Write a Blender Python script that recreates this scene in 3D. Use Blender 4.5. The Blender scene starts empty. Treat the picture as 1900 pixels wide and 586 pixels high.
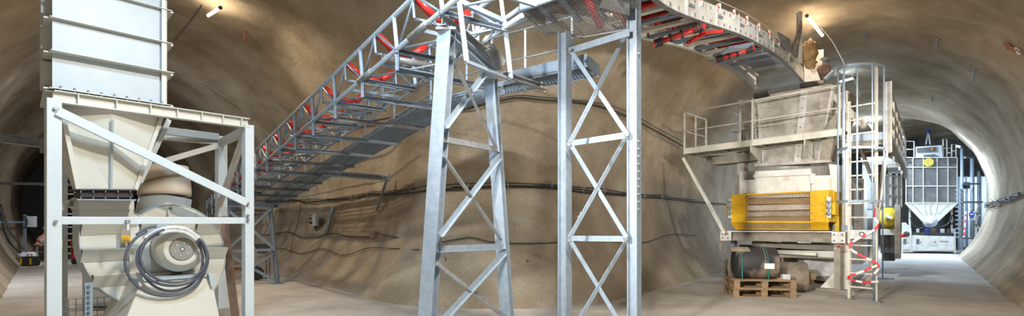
import bpy, math, random
from mathutils import Vector, Matrix, noise as mnoise
from mathutils.bvhtree import BVHTree
random.seed(7)
V = Vector
COL = bpy.context.scene.collection
F = 1000.0; CX = 950.0; HY = 410.0; EYE = 1.7
def P(px, py, d):
    """a point seen at a pixel of the 1900x586 frame, at distance d ahead"""
    return V(((px-CX)/F*d, d, EYE+(HY-py)/F*d))
class Plane:
    """vertical plane through two plan points; on(px,py,o) is the point on it (o metres further in)"""
    def __init__(s, a, b):
        s.a = V((a[0], a[1])); s.b = V((b[0], b[1])); s.u = (s.b-s.a).normalized()
        s.n = V((-s.u.y, s.u.x))
        if s.n.y < 0: s.n = -s.n
        s.n3 = V((s.n.x, s.n.y, 0)); s.u3 = V((s.u.x, s.u.y, 0))
    def on(s, px, py, o=0.0):
        r = V(((px-CX)/F, 1.0)); k = (s.a.dot(s.n)+o)/r.dot(s.n)
        return P(px, py, k)
    def at(s, u, z, o=0.0):
        q = s.a+s.u*u+s.n*o
        return V((q.x, q.y, z))
# ---------------------------------------------------------------- mesh builder
OFF = {}
class MB:
    def __init__(s): s.v = []; s.f = []; s.sm = []; s.mi = []
    def add(s, vs, fs, smooth=False, mi=0):
        b = len(s.v); s.v += [V(p) for p in vs]
        for f in fs: s.f.append([b+i for i in f]); s.sm.append(smooth); s.mi.append(mi)
        return s
    def hexa(s, p, mi=0):
        return s.add(p, [(0,3,2,1),(4,5,6,7),(0,1,5,4),(1,2,6,5),(2,3,7,6),(3,0,4,7)], mi=mi)
    def box(s, c, sz, rz=0, mi=0):
        c = V(c); m = Matrix.Rotation(rz, 3, 'Z'); h = [k/2 for k in sz]
        return s.hexa([c+m@V((x*h[0], y*h[1], z*h[2])) for z in (-1,1) for x, y in ((-1,-1),(1,-1),(1,1),(-1,1))], mi)
    def obox(s, o, a, b, c, mi=0):
        """box from corner o along three edge vectors"""
        o, a, b, c = V(o), V(a), V(b), V(c)
        return s.hexa([o, o+a, o+a+b, o+b, o+c, o+a+c, o+a+b+c, o+b+c], mi)
    def frame(s, p, q, up=None):
        d = (V(q)-V(p)); L = d.length; d.normalize()
        u = V(up) if up else V((0,0,1))
        if abs(d.dot(u.normalized())) > .95: u = V((0,1,0)) if not up else V((0,0,1))
        w = d.cross(u).normalized(); u = w.cross(d).normalized()
        return d, w, u, L
    def bar(s, p, q, w, h, up=None, mi=0):
        p, q = V(p), V(q); d, W, U, L = s.frame(p, q, up)
        cs = [(-w/2,-h/2),(w/2,-h/2),(w/2,h/2),(-w/2,h/2)]
        return s.hexa([p+W*a+U*b for a, b in cs]+[q+W*a+U*b for a, b in cs], mi)
    def sect(s, p, q, cs, up=None, smooth=False, mi=0):
        """sweep a closed 2-D outline from p to q"""
        p, q = V(p), V(q); d, W, U, L = s.frame(p, q, up); n = len(cs)
        vs = [p+W*a+U*b for a, b in cs]+[q+W*a+U*b for a, b in cs]
        fs = [(i, (i+1)%n, n+(i+1)%n, n+i) for i in range(n)]
        b = len(s.v); s.add(vs, fs, smooth, mi)
        s.f += [[b+i for i in range(n)][::-1], [b+n+i for i in range(n)]]; s.sm += [False]*2; s.mi += [mi]*2
        return s
    def ibeam(s, p, q, w, h, t=.012, up=None, mi=0):
        a, b = w/2, h/2; k = t/2
        return s.sect(p, q, [(-a,-b),(a,-b),(a,-b+t),(k,-b+t),(k,b-t),(a,b-t),(a,b),(-a,b),(-a,b-t),(-k,b-t),(-k,-b+t),(-a,-b+t)], up, mi=mi)
    def chan(s, p, q, w, h, t=.01, up=None, mi=0):
        a, b = w/2, h/2
        return s.sect(p, q, [(-a,-b),(a,-b),(a,-b+t),(-a+t,-b+t),(-a+t,b-t),(a,b-t),(a,b),(-a,b)], up, mi=mi)
    def angle(s, p, q, w, h, t=.008, up=None, mi=0):
        a, b = w/2, h/2
        return s.sect(p, q, [(-a,-b),(a,-b),(a,-b+t),(-a+t,-b+t),(-a+t,b),(-a,b)], up, mi=mi)
    def tube(s, p, q, r, n=10, r2=None, mi=0):
        p, q = V(p), V(q); d, W, U, L = s.frame(p, q); r2 = r if r2 is None else r2
        c = [(math.cos(2*math.pi*i/n), math.sin(2*math.pi*i/n)) for i in range(n)]
        vs = [p+W*x*r+U*y*r for x, y in c]+[q+W*x*r2+U*y*r2 for x, y in c]
        b = len(s.v); s.add(vs, [(i, (i+1)%n, n+(i+1)%n, n+i) for i in range(n)], True, mi)
        s.f += [[b+i for i in range(n)][::-1], [b+n+i for i in range(n)]]; s.sm += [False]*2; s.mi += [mi]*2
        return s
    def pipe(s, pts, r, n=8, mi=0, closed=False):
        pts = [V(p) for p in pts]; m = len(pts); b = len(s.v); U = V((0,0,1)); last = None
        for i, p in enumerate(pts):
            t = (pts[(i+1)%m]-pts[i-1]) if closed else (pts[min(i+1,m-1)]-pts[max(i-1,0)])
            if t.length < 1e-9: t = V((1,0,0))
            t.normalize()
            if last is None:
                a = V((0,0,1)) if abs(t.z) < .9 else V((1,0,0)); last = t.cross(a).normalized()
            W = (last-t*last.dot(t)).normalized(); last = W; Q = t.cross(W)
            s.v += [p+W*(math.cos(2*math.pi*k/n)*r)+Q*(math.sin(2*math.pi*k/n)*r) for k in range(n)]
        for i in range(m if closed else m-1):
            j = (i+1)%m
            for k in range(n):
                s.f.append([b+i*n+k, b+i*n+(k+1)%n, b+j*n+(k+1)%n, b+j*n+k]); s.sm.append(True); s.mi.append(mi)
        if not closed:
            s.f += [[b+k for k in range(n)][::-1], [b+(m-1)*n+k for k in range(n)]]; s.sm += [False]*2; s.mi += [mi]*2
        return s
    def prism(s, pts, vec, mi=0):
        pts = [V(p) for p in pts]; vec = V(vec); n = len(pts)
        return s.add(pts+[p+vec for p in pts], [tuple(range(n))[::-1], tuple(range(n, 2*n))]+[(i, (i+1)%n, n+(i+1)%n, n+i) for i in range(n)], mi=mi)
    def lathe(s, o, ax, prof, n=28, mi=0, smooth=True):
        """prof: (distance along ax, radius)"""
        o = V(o); ax = V(ax).normalized(); a = V((0,0,1)) if abs(ax.z) < .9 else V((1,0,0))
        W = ax.cross(a).normalized(); U = W.cross(ax); b = len(s.v)
        for t, r in prof:
            s.v += [o+ax*t+(W*math.cos(2*math.pi*k/n)+U*math.sin(2*math.pi*k/n))*r for k in range(n)]
        for i in range(len(prof)-1):
            for k in range(n):
                s.f.append([b+i*n+k, b+i*n+(k+1)%n, b+(i+1)*n+(k+1)%n, b+(i+1)*n+k]); s.sm.append(smooth); s.mi.append(mi)
        m = len(prof)-1
        s.f += [[b+k for k in range(n)][::-1], [b+m*n+k for k in range(n)]]; s.sm += [False]*2; s.mi += [mi]*2
        return s
    def ball(s, c, r, nu=12, nv=8, sq=(1,1,1), jit=0, mi=0):
        c = V(c); b = len(s.v)
        for j in range(nv+1):
            th = math.pi*j/nv
            for i in range(nu):
                ph = 2*math.pi*i/nu
                k = V((math.sin(th)*math.cos(ph)*sq[0], math.sin(th)*math.sin(ph)*sq[1], math.cos(th)*sq[2]))*r
                if jit: k *= 1+jit*mnoise.noise(k*4/r*.6+c)
                s.v.append(c+k)
        for j in range(nv):
            for i in range(nu):
                s.f.append([b+j*nu+i, b+j*nu+(i+1)%nu, b+(j+1)*nu+(i+1)%nu, b+(j+1)*nu+i][::-1]); s.sm.append(True); s.mi.append(mi)
        return s
    def mesh_panel(s, o, a, b, step, r, nrm=None):
        """welded wire mesh over the parallelogram o, a, b"""
        o, a, b = V(o), V(a), V(b)
        na = max(1, round(a.length/step)); nb = max(1, round(b.length/step))
        for i in range(na+1): s.bar(o+a*(i/na), o+a*(i/na)+b, r, r)
        for i in range(nb+1): s.bar(o+b*(i/nb), o+b*(i/nb)+a, r, r)
        return s
    def build(s, name, mats, parent=None, bevel=0):
        me = bpy.data.meshes.new(name); o = bpy.data.objects.new(name, me); COL.objects.link(o)
        off = OFF.get(parent.name, V((0,0,0))) if parent else V((0,0,0))
        me.from_pydata([p-off for p in s.v], [], s.f)
        me.polygons.foreach_set('use_smooth', s.sm)
        for m in (mats if isinstance(mats, (list, tuple)) else [mats]): me.materials.append(m)
        me.polygons.foreach_set('material_index', s.mi)
        me.validate(); me.update()
        import bmesh
        bm = bmesh.new(); bm.from_mesh(me); bmesh.ops.recalc_face_normals(bm, faces=bm.faces); bm.to_mesh(me); bm.free()
        if parent: o.parent = parent; OFF[o.name] = off
        if bevel:
            md = o.modifiers.new('edge', 'BEVEL'); md.width = bevel; md.segments = 2; md.limit_method = 'ANGLE'
        return o
def tag(o, label, cat, group=None):
    o['label'] = label; o['category'] = cat
    if group: o['group'] = group
    return o
def thing(name, loc, label, cat, group=None):
    o = bpy.data.objects.new(name, None); COL.objects.link(o); o.location = loc; o.empty_display_size = .2
    OFF[o.name] = V(loc); return tag(o, label, cat, group)
def dup(root, shift, label, rz=0):
    r = root.copy(); COL.objects.link(r); r.location = root.location+V(shift); r.rotation_euler.z += rz; r['label'] = label
    for ch in list(root.children):
        c = ch.copy(); COL.objects.link(c); c.parent = r
        for g in ch.children:
            e = g.copy(); COL.objects.link(e); e.parent = c
    return r
def spline(pts, n=6):
    pts = [V(p) for p in pts]; out = []
    for i in range(len(pts)-1):
        a, b, c, d = pts[max(i-1,0)], pts[i], pts[i+1], pts[min(i+2,len(pts)-1)]
        for k in range(n):
            t = k/n; out.append(.5*((2*b)+(c-a)*t+(2*a-5*b+4*c-d)*t*t+(3*b-a-3*c+d)*t**3))
    return out+[pts[-1]]
# ---------------------------------------------------------------- materials
def mat(name, c, rough=.5, metal=0, c2=None, scale=6, detail=5, lo=.35, hi=.65, bump=0, bscale=60, stretch=None, spec=.5):
    m = bpy.data.materials.new(name); m.use_nodes = True; nt = m.node_tree; N = nt.nodes; L = nt.links
    b = N['Principled BSDF']; b.inputs['Roughness'].default_value = rough; b.inputs['Metallic'].default_value = metal
    b.inputs['Base Color'].default_value = (*c, 1); b.inputs['Specular IOR Level'].default_value = spec
    tc = N.new('ShaderNodeTexCoord'); src = tc.outputs['Object']
    if stretch:
        mp = N.new('ShaderNodeMapping'); mp.inputs['Scale'].default_value = stretch; L.new(src, mp.inputs[0]); src = mp.outputs[0]
    if c2:
        n = N.new('ShaderNodeTexNoise'); n.inputs['Scale'].default_value = scale; n.inputs['Detail'].default_value = detail; n.inputs['Roughness'].default_value = .65
        L.new(src, n.inputs['Vector']); r = N.new('ShaderNodeValToRGB'); r.color_ramp.elements[0].position = lo; r.color_ramp.elements[1].position = hi
        r.color_ramp.elements[0].color = (*c, 1); r.color_ramp.elements[1].color = (*c2, 1)
        L.new(n.outputs['Fac'], r.inputs[0]); L.new(r.outputs[0], b.inputs['Base Color'])
    if bump:
        n = N.new('ShaderNodeTexNoise'); n.inputs['Scale'].default_value = bscale; n.inputs['Detail'].default_value = 6
        L.new(src, n.inputs['Vector']); k = N.new('ShaderNodeBump'); k.inputs['Strength'].default_value = bump; k.inputs['Distance'].default_value = .05
        L.new(n.outputs['Fac'], k.inputs['Height']); L.new(k.outputs[0], b.inputs['Normal'])
    return m
def emis(name, c, s):
    m = bpy.data.materials.new(name); m.use_nodes = True; b = m.node_tree.nodes['Principled BSDF']
    b.inputs['Base Color'].default_value = (.8,.8,.8,1); b.inputs['Emission Color'].default_value = (*c, 1); b.inputs['Emission Strength'].default_value = s
    return m
def rock(name, ca, cb, cc):
    """sprayed concrete: blotchy colour, broad run marks and a grainy skin"""
    m = bpy.data.materials.new(name); m.use_nodes = True; nt = m.node_tree; N = nt.nodes; L = nt.links
    b = N['Principled BSDF']; b.inputs['Roughness'].default_value = .92; b.inputs['Specular IOR Level'].default_value = .2
    tc = N.new('ShaderNodeTexCoord')
    n1 = N.new('ShaderNodeTexNoise'); n1.inputs['Scale'].default_value = .55; n1.inputs['Detail'].default_value = 8; n1.inputs['Roughness'].default_value = .62
    n2 = N.new('ShaderNodeTexNoise'); n2.inputs['Scale'].default_value = 26; n2.inputs['Detail'].default_value = 6; n2.inputs['Roughness'].default_value = .7
    L.new(tc.outputs['Object'], n1.inputs['Vector']); L.new(tc.outputs['Object'], n2.inputs['Vector'])
    r = N.new('ShaderNodeValToRGB'); e = r.color_ramp.elements; e[0].position = .32; e[0].color = (*ca, 1); e[1].position = .68; e[1].color = (*cc, 1)
    k = e.new(.5); k.color = (*cb, 1); L.new(n1.outputs['Fac'], r.inputs[0])
    r2 = N.new('ShaderNodeValToRGB'); r2.color_ramp.elements[0].position = .3; r2.color_ramp.elements[0].color = (.72,.72,.72,1); r2.color_ramp.elements[1].position = .62
    L.new(n2.outputs['Fac'], r2.inputs[0]); mx = N.new('ShaderNodeMixRGB'); mx.blend_type = 'MULTIPLY'; mx.inputs[0].default_value = 1
    L.new(r.outputs[0], mx.inputs[1]); L.new(r2.outputs[0], mx.inputs[2]); L.new(mx.outputs[0], b.inputs['Base Color'])
    # broad ripples + grain in the bump
    mp = N.new('ShaderNodeMapping'); mp.inputs['Scale'].default_value = (.55,.55,1.1); L.new(tc.outputs['Object'], mp.inputs[0])
    n3 = N.new('ShaderNodeTexNoise'); n3.inputs['Scale'].default_value = 1.9; n3.inputs['Detail'].default_value = 4; n3.inputs['Distortion'].default_value = .6
    L.new(mp.outputs[0], n3.inputs['Vector'])
    b1 = N.new('ShaderNodeBump'); b1.inputs['Strength'].default_value = .45; b1.inputs['Distance'].default_value = .12; L.new(n3.outputs['Fac'], b1.inputs['Height'])
    b2 = N.new('ShaderNodeBump'); b2.inputs['Strength'].default_value = .75; b2.inputs['Distance'].default_value = .035; L.new(n2.outputs['Fac'], b2.inputs['Height'])
    L.new(b1.outputs[0], b2.inputs['Normal']); L.new(b2.outputs[0], b.inputs['Normal'])
    return m
M = {
 'rock': rock('sprayed_concrete', (.27,.22,.155), (.41,.34,.25), (.54,.475,.37)),
 'rock_grey': rock('grey_sprayed_concrete', (.27,.235,.20), (.36,.32,.275), (.45,.41,.36)),
 'floor': mat('dusty_concrete_floor', (.37,.34,.305), .8, 0, (.50,.47,.43), .9, 9, .35, .62, .35, 18, spec=.25),
 'cream': mat('cream_paint', (.53,.53,.475), .42, 0, (.57,.57,.51), 2.5),
 'duct': mat('pale_sheet_steel', (.37,.43,.47), .4, 0, (.41,.47,.51), 3),
 'post_white': mat('white_frame_paint', (.47,.53,.57), .4, 0, (.51,.57,.60), 3),
 'galv': mat('galvanised_steel', (.215,.275,.345), .42, .25, (.28,.345,.42), 11, 6, .35, .68, .05, 40),
 'galv_dark': mat('weathered_galvanised_steel', (.19,.20,.21), .5, .3, (.32,.34,.36), 9, 6, .35, .7),
 'red': mat('red_roller', (.62,.03,.025), .38, 0, (.48,.025,.02), 12),
 'belt': mat('black_rubber', (.018,.018,.02), .6, 0, (.05,.045,.04), 3, 6, .4, .7),
 'belt_dusty': mat('dust_streaked_rubber', (.022,.022,.025), .65, 0, (.24,.19,.14), 1.1, 3, .50, .62),
 'dusty': mat('dusty_rubber', (.10,.085,.07), .8, 0, (.26,.21,.16), 2.5, 6, .35, .65),
 'wrap': mat('dusty_belt_top', (.30,.24,.17), .85, 0, (.22,.17,.12), 6),
 'white': mat('scuffed_white_paint', (.68,.68,.65), .5, 0, (.48,.45,.39), 3.5, 8, .42, .72),
 'rail': mat('off_white_rail_paint', (.62,.60,.53), .45, 0, (.5,.47,.40), 10, 6, .5, .8),
 'dirty': mat('worn_hopper_steel', (.58,.55,.50), .6, .0, (.27,.245,.205), 2.2, 9, .35, .68, .15, 14),
 'frame': mat('grey_machine_steel', (.33,.30,.25), .6, 0, (.24,.21,.17), 5),
 'yellow': mat('yellow_paint', (.72,.42,.012), .42, 0, (.60,.34,.01), 5),
 'yellow_dark': mat('dusty_yellow_paint', (.50,.36,.02), .5, 0, (.34,.26,.03), 9),
 'black': mat('black_cable', (.014,.014,.016), .5),
 'cable_grey': mat('blue_grey_cable', (.07,.08,.11), .42),
 'wood': mat('pallet_wood', (.34,.23,.13), .8, 0, (.20,.13,.075), 5, 6, .35, .7, .3, 30, (1,1,6)),
 'prop': mat('brown_timber', (.33,.22,.15), .75, 0, (.25,.16,.10), 8, 5, .4, .7, .2, 30),
 'darkbox': mat('dark_grey_sheet', (.055,.06,.065), .6, 0, (.11,.11,.11), 5),
 'panel': mat('dusty_silo_panel', (.07,.07,.07), .6, 0, (.15,.145,.135), 2.2, 8, .35, .68),
 'pale': mat('pale_grey_cabinet', (.58,.62,.65), .5, 0, (.50,.53,.56), 2),
 'bolt': mat('zinc_bolt', (.30,.31,.33), .4, .7),
 'orange': mat('orange_vest', (.85,.13,.02), .7), 'reflect': mat('reflective_band', (.75,.76,.74), .4),
 'trouser': mat('dark_work_trousers', (.03,.035,.05), .85), 'skin': mat('skin', (.50,.27,.18), .55), 'hair': mat('hair', (.03,.02,.015), .8),
 'sleeve': mat('grey_sleeve', (.30,.33,.36), .8), 'helmet': mat('green_yellow_helmet', (.35,.5,.06), .4),
 'tape_red': mat('red_tape', (.68,.035,.05), .5), 'tape_white': mat('white_tape', (.72,.70,.68), .5),
 'sack': mat('brown_wrapped_canvas', (.42,.27,.11), .85, 0, (.25,.15,.07), 7, 6, .35, .65, .6, 9),
 'rust': mat('rusty_iron', (.20,.12,.08), .7, .2, (.12,.07,.05), 9),
 'plastic': mat('white_plastic_sheet', (.60,.61,.62), .5, 0, (.45,.46,.47), 6, 5, .4, .7, .5, 12),
 'blue': mat('sign_blue', (.02,.06,.42), .5), 'signwhite': mat('sign_white', (.8,.8,.8), .5),
 'strap': mat('green_strap', (.02,.16,.14), .6), 'paper': mat('white_paper', (.75,.74,.70), .7),
 'outlet': mat('cream_flexible_sleeve', (.66,.57,.47), .7, 0, (.60,.51,.41), 3, 4, .4, .7, .05, 12),
 'tan': mat('tan_band', (.34,.22,.11), .8),
 'redpaint': mat('faded_red_spray_paint', (.36,.10,.08), .9, 0, (.28,.17,.12), 10),
}
# ---------------------------------------------------------------- tunnel lining
def sm(t): t = max(0, min(1, t)); return t*t*(3-2*t)
DL = V((-.655,.756)); DR = V((.6,.8)); AR = 7.0                 # the two tunnel directions and the bend between them
HALF = math.acos((-DL).dot(DR))/2; CROSS = V((0.0, 2.95)); BIS = (DL+DR).normalized()
CEN = CROSS+BIS*(AR/math.cos(HALF)); TL = CROSS+DL*(AR*math.tan(HALF)); TR = CROSS+DR*(AR*math.tan(HALF))
ARC = AR*2*HALF
def axis(s):
    """plan point and tangent at arc length s (0 at the middle of the bend)"""
    if s < -ARC/2: return TL+DL*(-ARC/2-s), -DL
    if s > ARC/2: return TR+DR*(s-ARC/2), DR.copy()
    a = s/AR; d = -BIS; c, n = math.cos(a), math.sin(a); v = V((d.x*c-d.y*n, d.x*n+d.y*c))
    return CEN+v*AR, V((-v.y, v.x))
def build_tunnel():
    xs = []; x = -42.0
    while x < 42.0:
        xs.append(x); x += .12 if abs(x) < 16 else .25
    nph = 90; rows = []
    for x in xs:
        pt, t = axis(x)
        n = V((t.y, -t.x))                       # toward the camera side
        if n.y > 0: n = -n
        if abs(x) < 1e-6: n = V((0,-1))
        s = abs(x)
        D = 8.2*sm(1-s/7.6)
        if x > 29.3: D += 4.0*sm((x-29.3)/.6)
        an = 4.5 if x > 0 else 4.5-.95*sm((s-5)/4)
        af = 4.5 if x > 0 else 4.5+.3*sm((s-5)/4)
        rise = 4.3
        if x < -27: k = sm((-x-27)/.5); an -= .45*k; af -= .55*k; rise -= .6*k
        row = []
        for j in range(nph+1):
            u = j/nph                            # 0 far foot .. 1 near foot
            zc = 2.85
            if u < .42:
                ph = -math.asin(min(1, 3.0/rise))+(math.pi/2+math.asin(min(1, 3.0/rise)))*(u/.42); r = -af*math.cos(ph); z = zc+rise*math.sin(ph)
            elif u < .58:
                k = (u-.42)/.16; r = D*k; z = zc+rise+.25*math.sin(math.pi*k)*min(1, D/4)
            else:
                ph = math.pi/2-(math.pi/2+math.asin(min(1, 3.0/rise)))*((u-.58)/.42); r = D+an*math.cos(ph); z = zc+rise*math.sin(ph)
            p = V((pt.x+n.x*r, pt.y+n.y*r, z))
            am = .12*sm((z+.1)/1.2)+.02
            am *= .45+.75*sm((z-3.2)/2.5)
            q = mnoise.fractal(V((p.x*.45, p.y*.45, p.z*.55)), 1, 2, 4)*am
            q += .025*mnoise.noise(V((p.x*2.2, p.y*2.2, p.z*2.4)))
            c = V((pt.x+n.x*D*.5, pt.y+n.y*D*.5, zc)); dr = (p-c).normalized(); p += dr*q
            row.append(p)
        rows.append(row)
    def strip(name, j0, j1, x0, x1, m):
        b = MB(); idx = [i for i, x in enumerate(xs) if x0 <= x <= x1]
        if idx[-1] < len(xs)-1: idx.append(idx[-1]+1)
        if idx[0] > 0: idx.insert(0, idx[0]-1)
        w = j1-j0+1
        for i in idx: b.v += rows[i][j0:j1+1]
        for a in range(len(idx)-1):
            for j in range(w-1):
                b.f.append([a*w+j, a*w+j+1, (a+1)*w+j+1, (a+1)*w+j]); b.sm.append(True); b.mi.append(0)
        o = b.build(name, m); o['kind'] = 'structure'; return o
    ja, jb = 30, 60
    out = [strip('wall_back', 0, ja, -29.9, 42, M['rock']), strip('ceiling', ja, jb, -29.9, 42, M['rock']),
           strip('wall_front', jb, nph, -29.9, 10, M['rock']), strip('wall_right', jb, nph, 10.1, 42, M['rock']),
           strip('wall_left', 0, nph, -42, -29.95, M['rock'])]
    # close both ends
    for nm, row in (('wall_left_end', rows[0]), ('wall_right_end', rows[-1])):
        b = MB(); b.add([p for p in row], [tuple(range(len(row)))]); o = b.build(nm, M['darkbox']); o['kind'] = 'structure'
    vs, fs = [], []
    for o in out:
        k = len(vs); vs += [v.co.copy() for v in o.data.vertices]; fs += [tuple(k+i for i in p.vertices) for p in o.data.polygons]
    return BVHTree.FromPolygons(vs, fs)
TUN = build_tunnel()
b = MB(); nx, ny = 90, 70
for j in range(ny+1):
    for i in range(nx+1):
        x = -36+72*i/nx; y = -8+56*j/ny
        b.v.append(V((x, y, .012*mnoise.noise(V((x*.6, y*.6, 0))))))
for j in range(ny):
    for i in range(nx):
        k = j*(nx+1)+i; b.f.append([k, k+1, k+nx+2, k+nx+1]); b.sm.append(True); b.mi.append(0)
o = b.build('floor', M['floor']); o['kind'] = 'structure'
def hit(px, py, back=0.0):
    """where the ray through a pixel meets the lining (back: metres this side of it)"""
    o = V((0, 0, EYE)); d = V(((px-CX)/F, 1, (HY-py)/F)).normalized()
    loc, nrm, i, dist = TUN.ray_cast(o, d)
    if loc is None: return P(px, py, 12), V((0,-1,0))
    if nrm.dot(d) > 0: nrm = -nrm
    return loc+nrm*back, nrm
# ---------------------------------------------------------------- camera
cam = bpy.data.cameras.new('camera'); co = bpy.data.objects.new('camera', cam); COL.objects.link(co)
co.location = (0, 0, EYE); co.rotation_euler = (math.pi/2, 0, 0)
cam.sensor_width = 36; cam.sensor_fit = 'HORIZONTAL'; cam.lens = 36*F/1900; cam.shift_y = (HY-293)/1900; cam.clip_end = 200
sc = bpy.context.scene; sc.camera = co
sc.view_settings.view_transform = 'Standard'; sc.view_settings.look = 'None'; sc.view_settings.gamma = 1
sc.view_settings.exposure = 0.12; sc.view_settings.use_curve_mapping = False
w = bpy.data.worlds.new('world'); sc.world = w; w.use_nodes = True
w.node_tree.nodes['Background'].inputs[0].default_value = (.55,.6,.7,1); w.node_tree.nodes['Background'].inputs[1].default_value = .3
# ---------------------------------------------------------------- lamps
WARM = (1, .80, .56); NEUT = (1, .91, .80); COOL = (.72, .86, 1)
LAMPS = 'tubular lamps along the tunnel roof'
tube_mesh = {}
def tube_lamp(a, b, col, power, label, strength=22, r=.035, spot=True):
    """a fluorescent fitting from a to b: end caps, glowing tube and its light"""
    a, b = V(a), V(b); t = thing('tube_lamp', (a+b)/2, label, 'lamp', LAMPS)
    d = (b-a).normalized()
    k = MB(); k.tube(a, b, r, 12); k.build('glass_tube', emis('tube_glow', col, strength), t)
    k = MB(); k.tube(a-d*.05, a+d*.02, r*1.25, 12); k.build('end_cap', M['darkbox'], t)
    k = MB(); k.tube(b-d*.02, b+d*.05, r*1.25, 12); k.build('end_cap', M['darkbox'], t)
    L = bpy.data.lights.new('tube_light', 'AREA'); L.shape = 'RECTANGLE'; L.size = (b-a).length; L.size_y = .12
    L.energy = power; L.color = col; L.spread = math.radians(178)
    o = bpy.data.objects.new('tube_light', L); COL.objects.link(o)
    z = V((0,0,1)); x = d; y = z.cross(x).normalized(); z2 = x.cross(y).normalized()
    mt = Matrix((x, y, z2)).transposed().to_4x4(); mt.translation = (a+b)/2-V((0,0,r+.03)); o.matrix_world = mt
    # upward wash on the roof from the same tube
    L2 = bpy.data.lights.new('tube_uplight', 'POINT'); L2.energy = power*.14; L2.color = col; L2.shadow_soft_size = .12
    o2 = bpy.data.objects.new('tube_uplight', L2); COL.objects.link(o2); o2.location = (a+b)/2-V((0,0,.15))
    return t
def fill_flood(loc, aim, size, power, col, label, spread=180, pole=True):
    """added fill light modelled as a floodlight: housing, bracket and pole down to the floor, with the light in its front"""
    loc, aim = V(loc), V(aim); d = (aim-loc).normalized(); size = min(size, .45)
    t = thing('added_floodlight', (loc.x, loc.y, 0), label, 'floodlight', 'added fill lights on poles')  # invented fixture around an added fill light
    k = MB(); k.bar(loc-d*.12, loc-d*.02, size+.06, size+.06); k.build('housing', M['darkbox'], t, .01)
    k = MB(); q = loc-d*.16; k.tube((q.x, q.y, .02), q, .02, 8); k.build('pole', M['galv'], t)
    k = MB(); k.box((q.x, q.y, .015), (.4,.4,.03)); k.build('foot_plate', M['galv'], t)
    L = bpy.data.lights.new('added_floodlight', 'AREA'); L.shape = 'SQUARE'; L.size = size; L.energy = power; L.color = col; L.spread = math.radians(spread)
    o = bpy.data.objects.new('added_fill_beam', L); COL.objects.link(o); o.location = loc
    o.rotation_euler = d.to_track_quat('-Z', 'Y').to_euler(); return t
def ceil_lamp(p0, p1, drop, col, power, label, **k):
    a, _ = hit(*p0, back=drop); c, _ = hit(*p1, back=drop)
    return tube_lamp(a, c, col, power, label, **k)
# ================================================================ fan plant on the left
FP = Plane((-5.79,6.8), (-4.25,8.67))            # front face of the white support frame
def fp(px, py, o=0): return FP.on(px, py, o)
NI = FP.n3                                        # into the frame, away from the camera
# ---- support frame
sf = thing('support_frame', FP.at(0,0), 'tall white steel frame of square posts and diagonal braces carrying the duct above the fan', 'frame')
RRp = V((-5.72, 10.6)); FL = V((-5.79,6.8)); FR = V((-4.25,8.67)); RL = V((-7.45,8.9))
def col_(p, z1, w, name='post', z0=0):
    b = MB(); rz = math.atan2(FP.u.y, FP.u.x); b.box((p.x, p.y, (z0+z1)/2), (w, w, z1-z0), rz); return b
for p, z, w in ((FL,3.24,.15), (FR,3.24,.14), (RRp,3.36,.17), (RL,3.26,.15)):
    b = col_(p, z, w); b.box((p.x, p.y, .01), (w*1.9, w*1.9, .02), math.atan2(FP.u.y, FP.u.x)); b.build('post', M['post_white'], sf, .006)
def v3(p, z): return V((p.x, p.y, z))
H = 3.27
for a, c in ((FL,FR), (FL,RL), (RL,RRp)):
    b = MB(); b.ibeam(v3(a,H), v3(c,H), .14, .15, .012); u = (c-a).normalized()
    if a is FL and c is FR:
        for k in (.10,.27,.435,.575,.71,.835,.95): q = a+(c-a)*k; b.box((q.x, q.y, H), (.012, .13, .13), math.atan2(u.y, u.x))
    b.build('top_beam', M['cream'], sf)
b = MB(); b.bar(v3(FR,3.17), v3(RRp,3.24), .10, .13); b.build('top_beam', M['cream'], sf, .005)
b = MB(); b.bar(P(294,241,9.4), P(403,254,10.5), .10, .13); b.build('top_beam', M['duct'], sf, .005)
b = MB(); b.bar(fp(106,409,-.02), fp(456,409,-.02), .06, .10, mi=0); b.build('cross_rail', M['post_white'], sf, .005)
b = MB(); b.bar(fp(106,206,-.09), fp(458,376,-.09), .05, .115); b.build('diagonal_brace', M['post_white'], sf, .005)
b = MB(); b.bar(P(290,303,9.6), P(404,270,10.45), .07, .10); b.build('diagonal_brace', M['cream'], sf, .005)
b = MB(); b.bar(P(455,246,8.75), P(408,378,10.4), .06, .16); b.build('diagonal_brace', M['cream'], sf, .005)
b = MB(); b.bar(v3(FL,.35)+V((0,0,0)), v3(RL,1.4), .06, .1); b.build('diagonal_brace', M['cream'], sf, .005)
b = MB(); b.bar(P(256,345,7.95), P(313,222,8.3), .05, .07); b.build('hanger_bar', M['post_white'], sf, .004)
b = MB(); b.bar(P(112,385,7.3), P(140,372,7.7), .05, .08); b.build('bracket_arm', M['cream'], sf, .004)
for px, py in ((102,201),(103,411),(459,378),(459,400),(459,408)):
    b = MB(); q = fp(px, py, -.085); b.tube(q, q-NI*.035, .022, 6); b.build('bolt', M['bolt'], sf)
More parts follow.
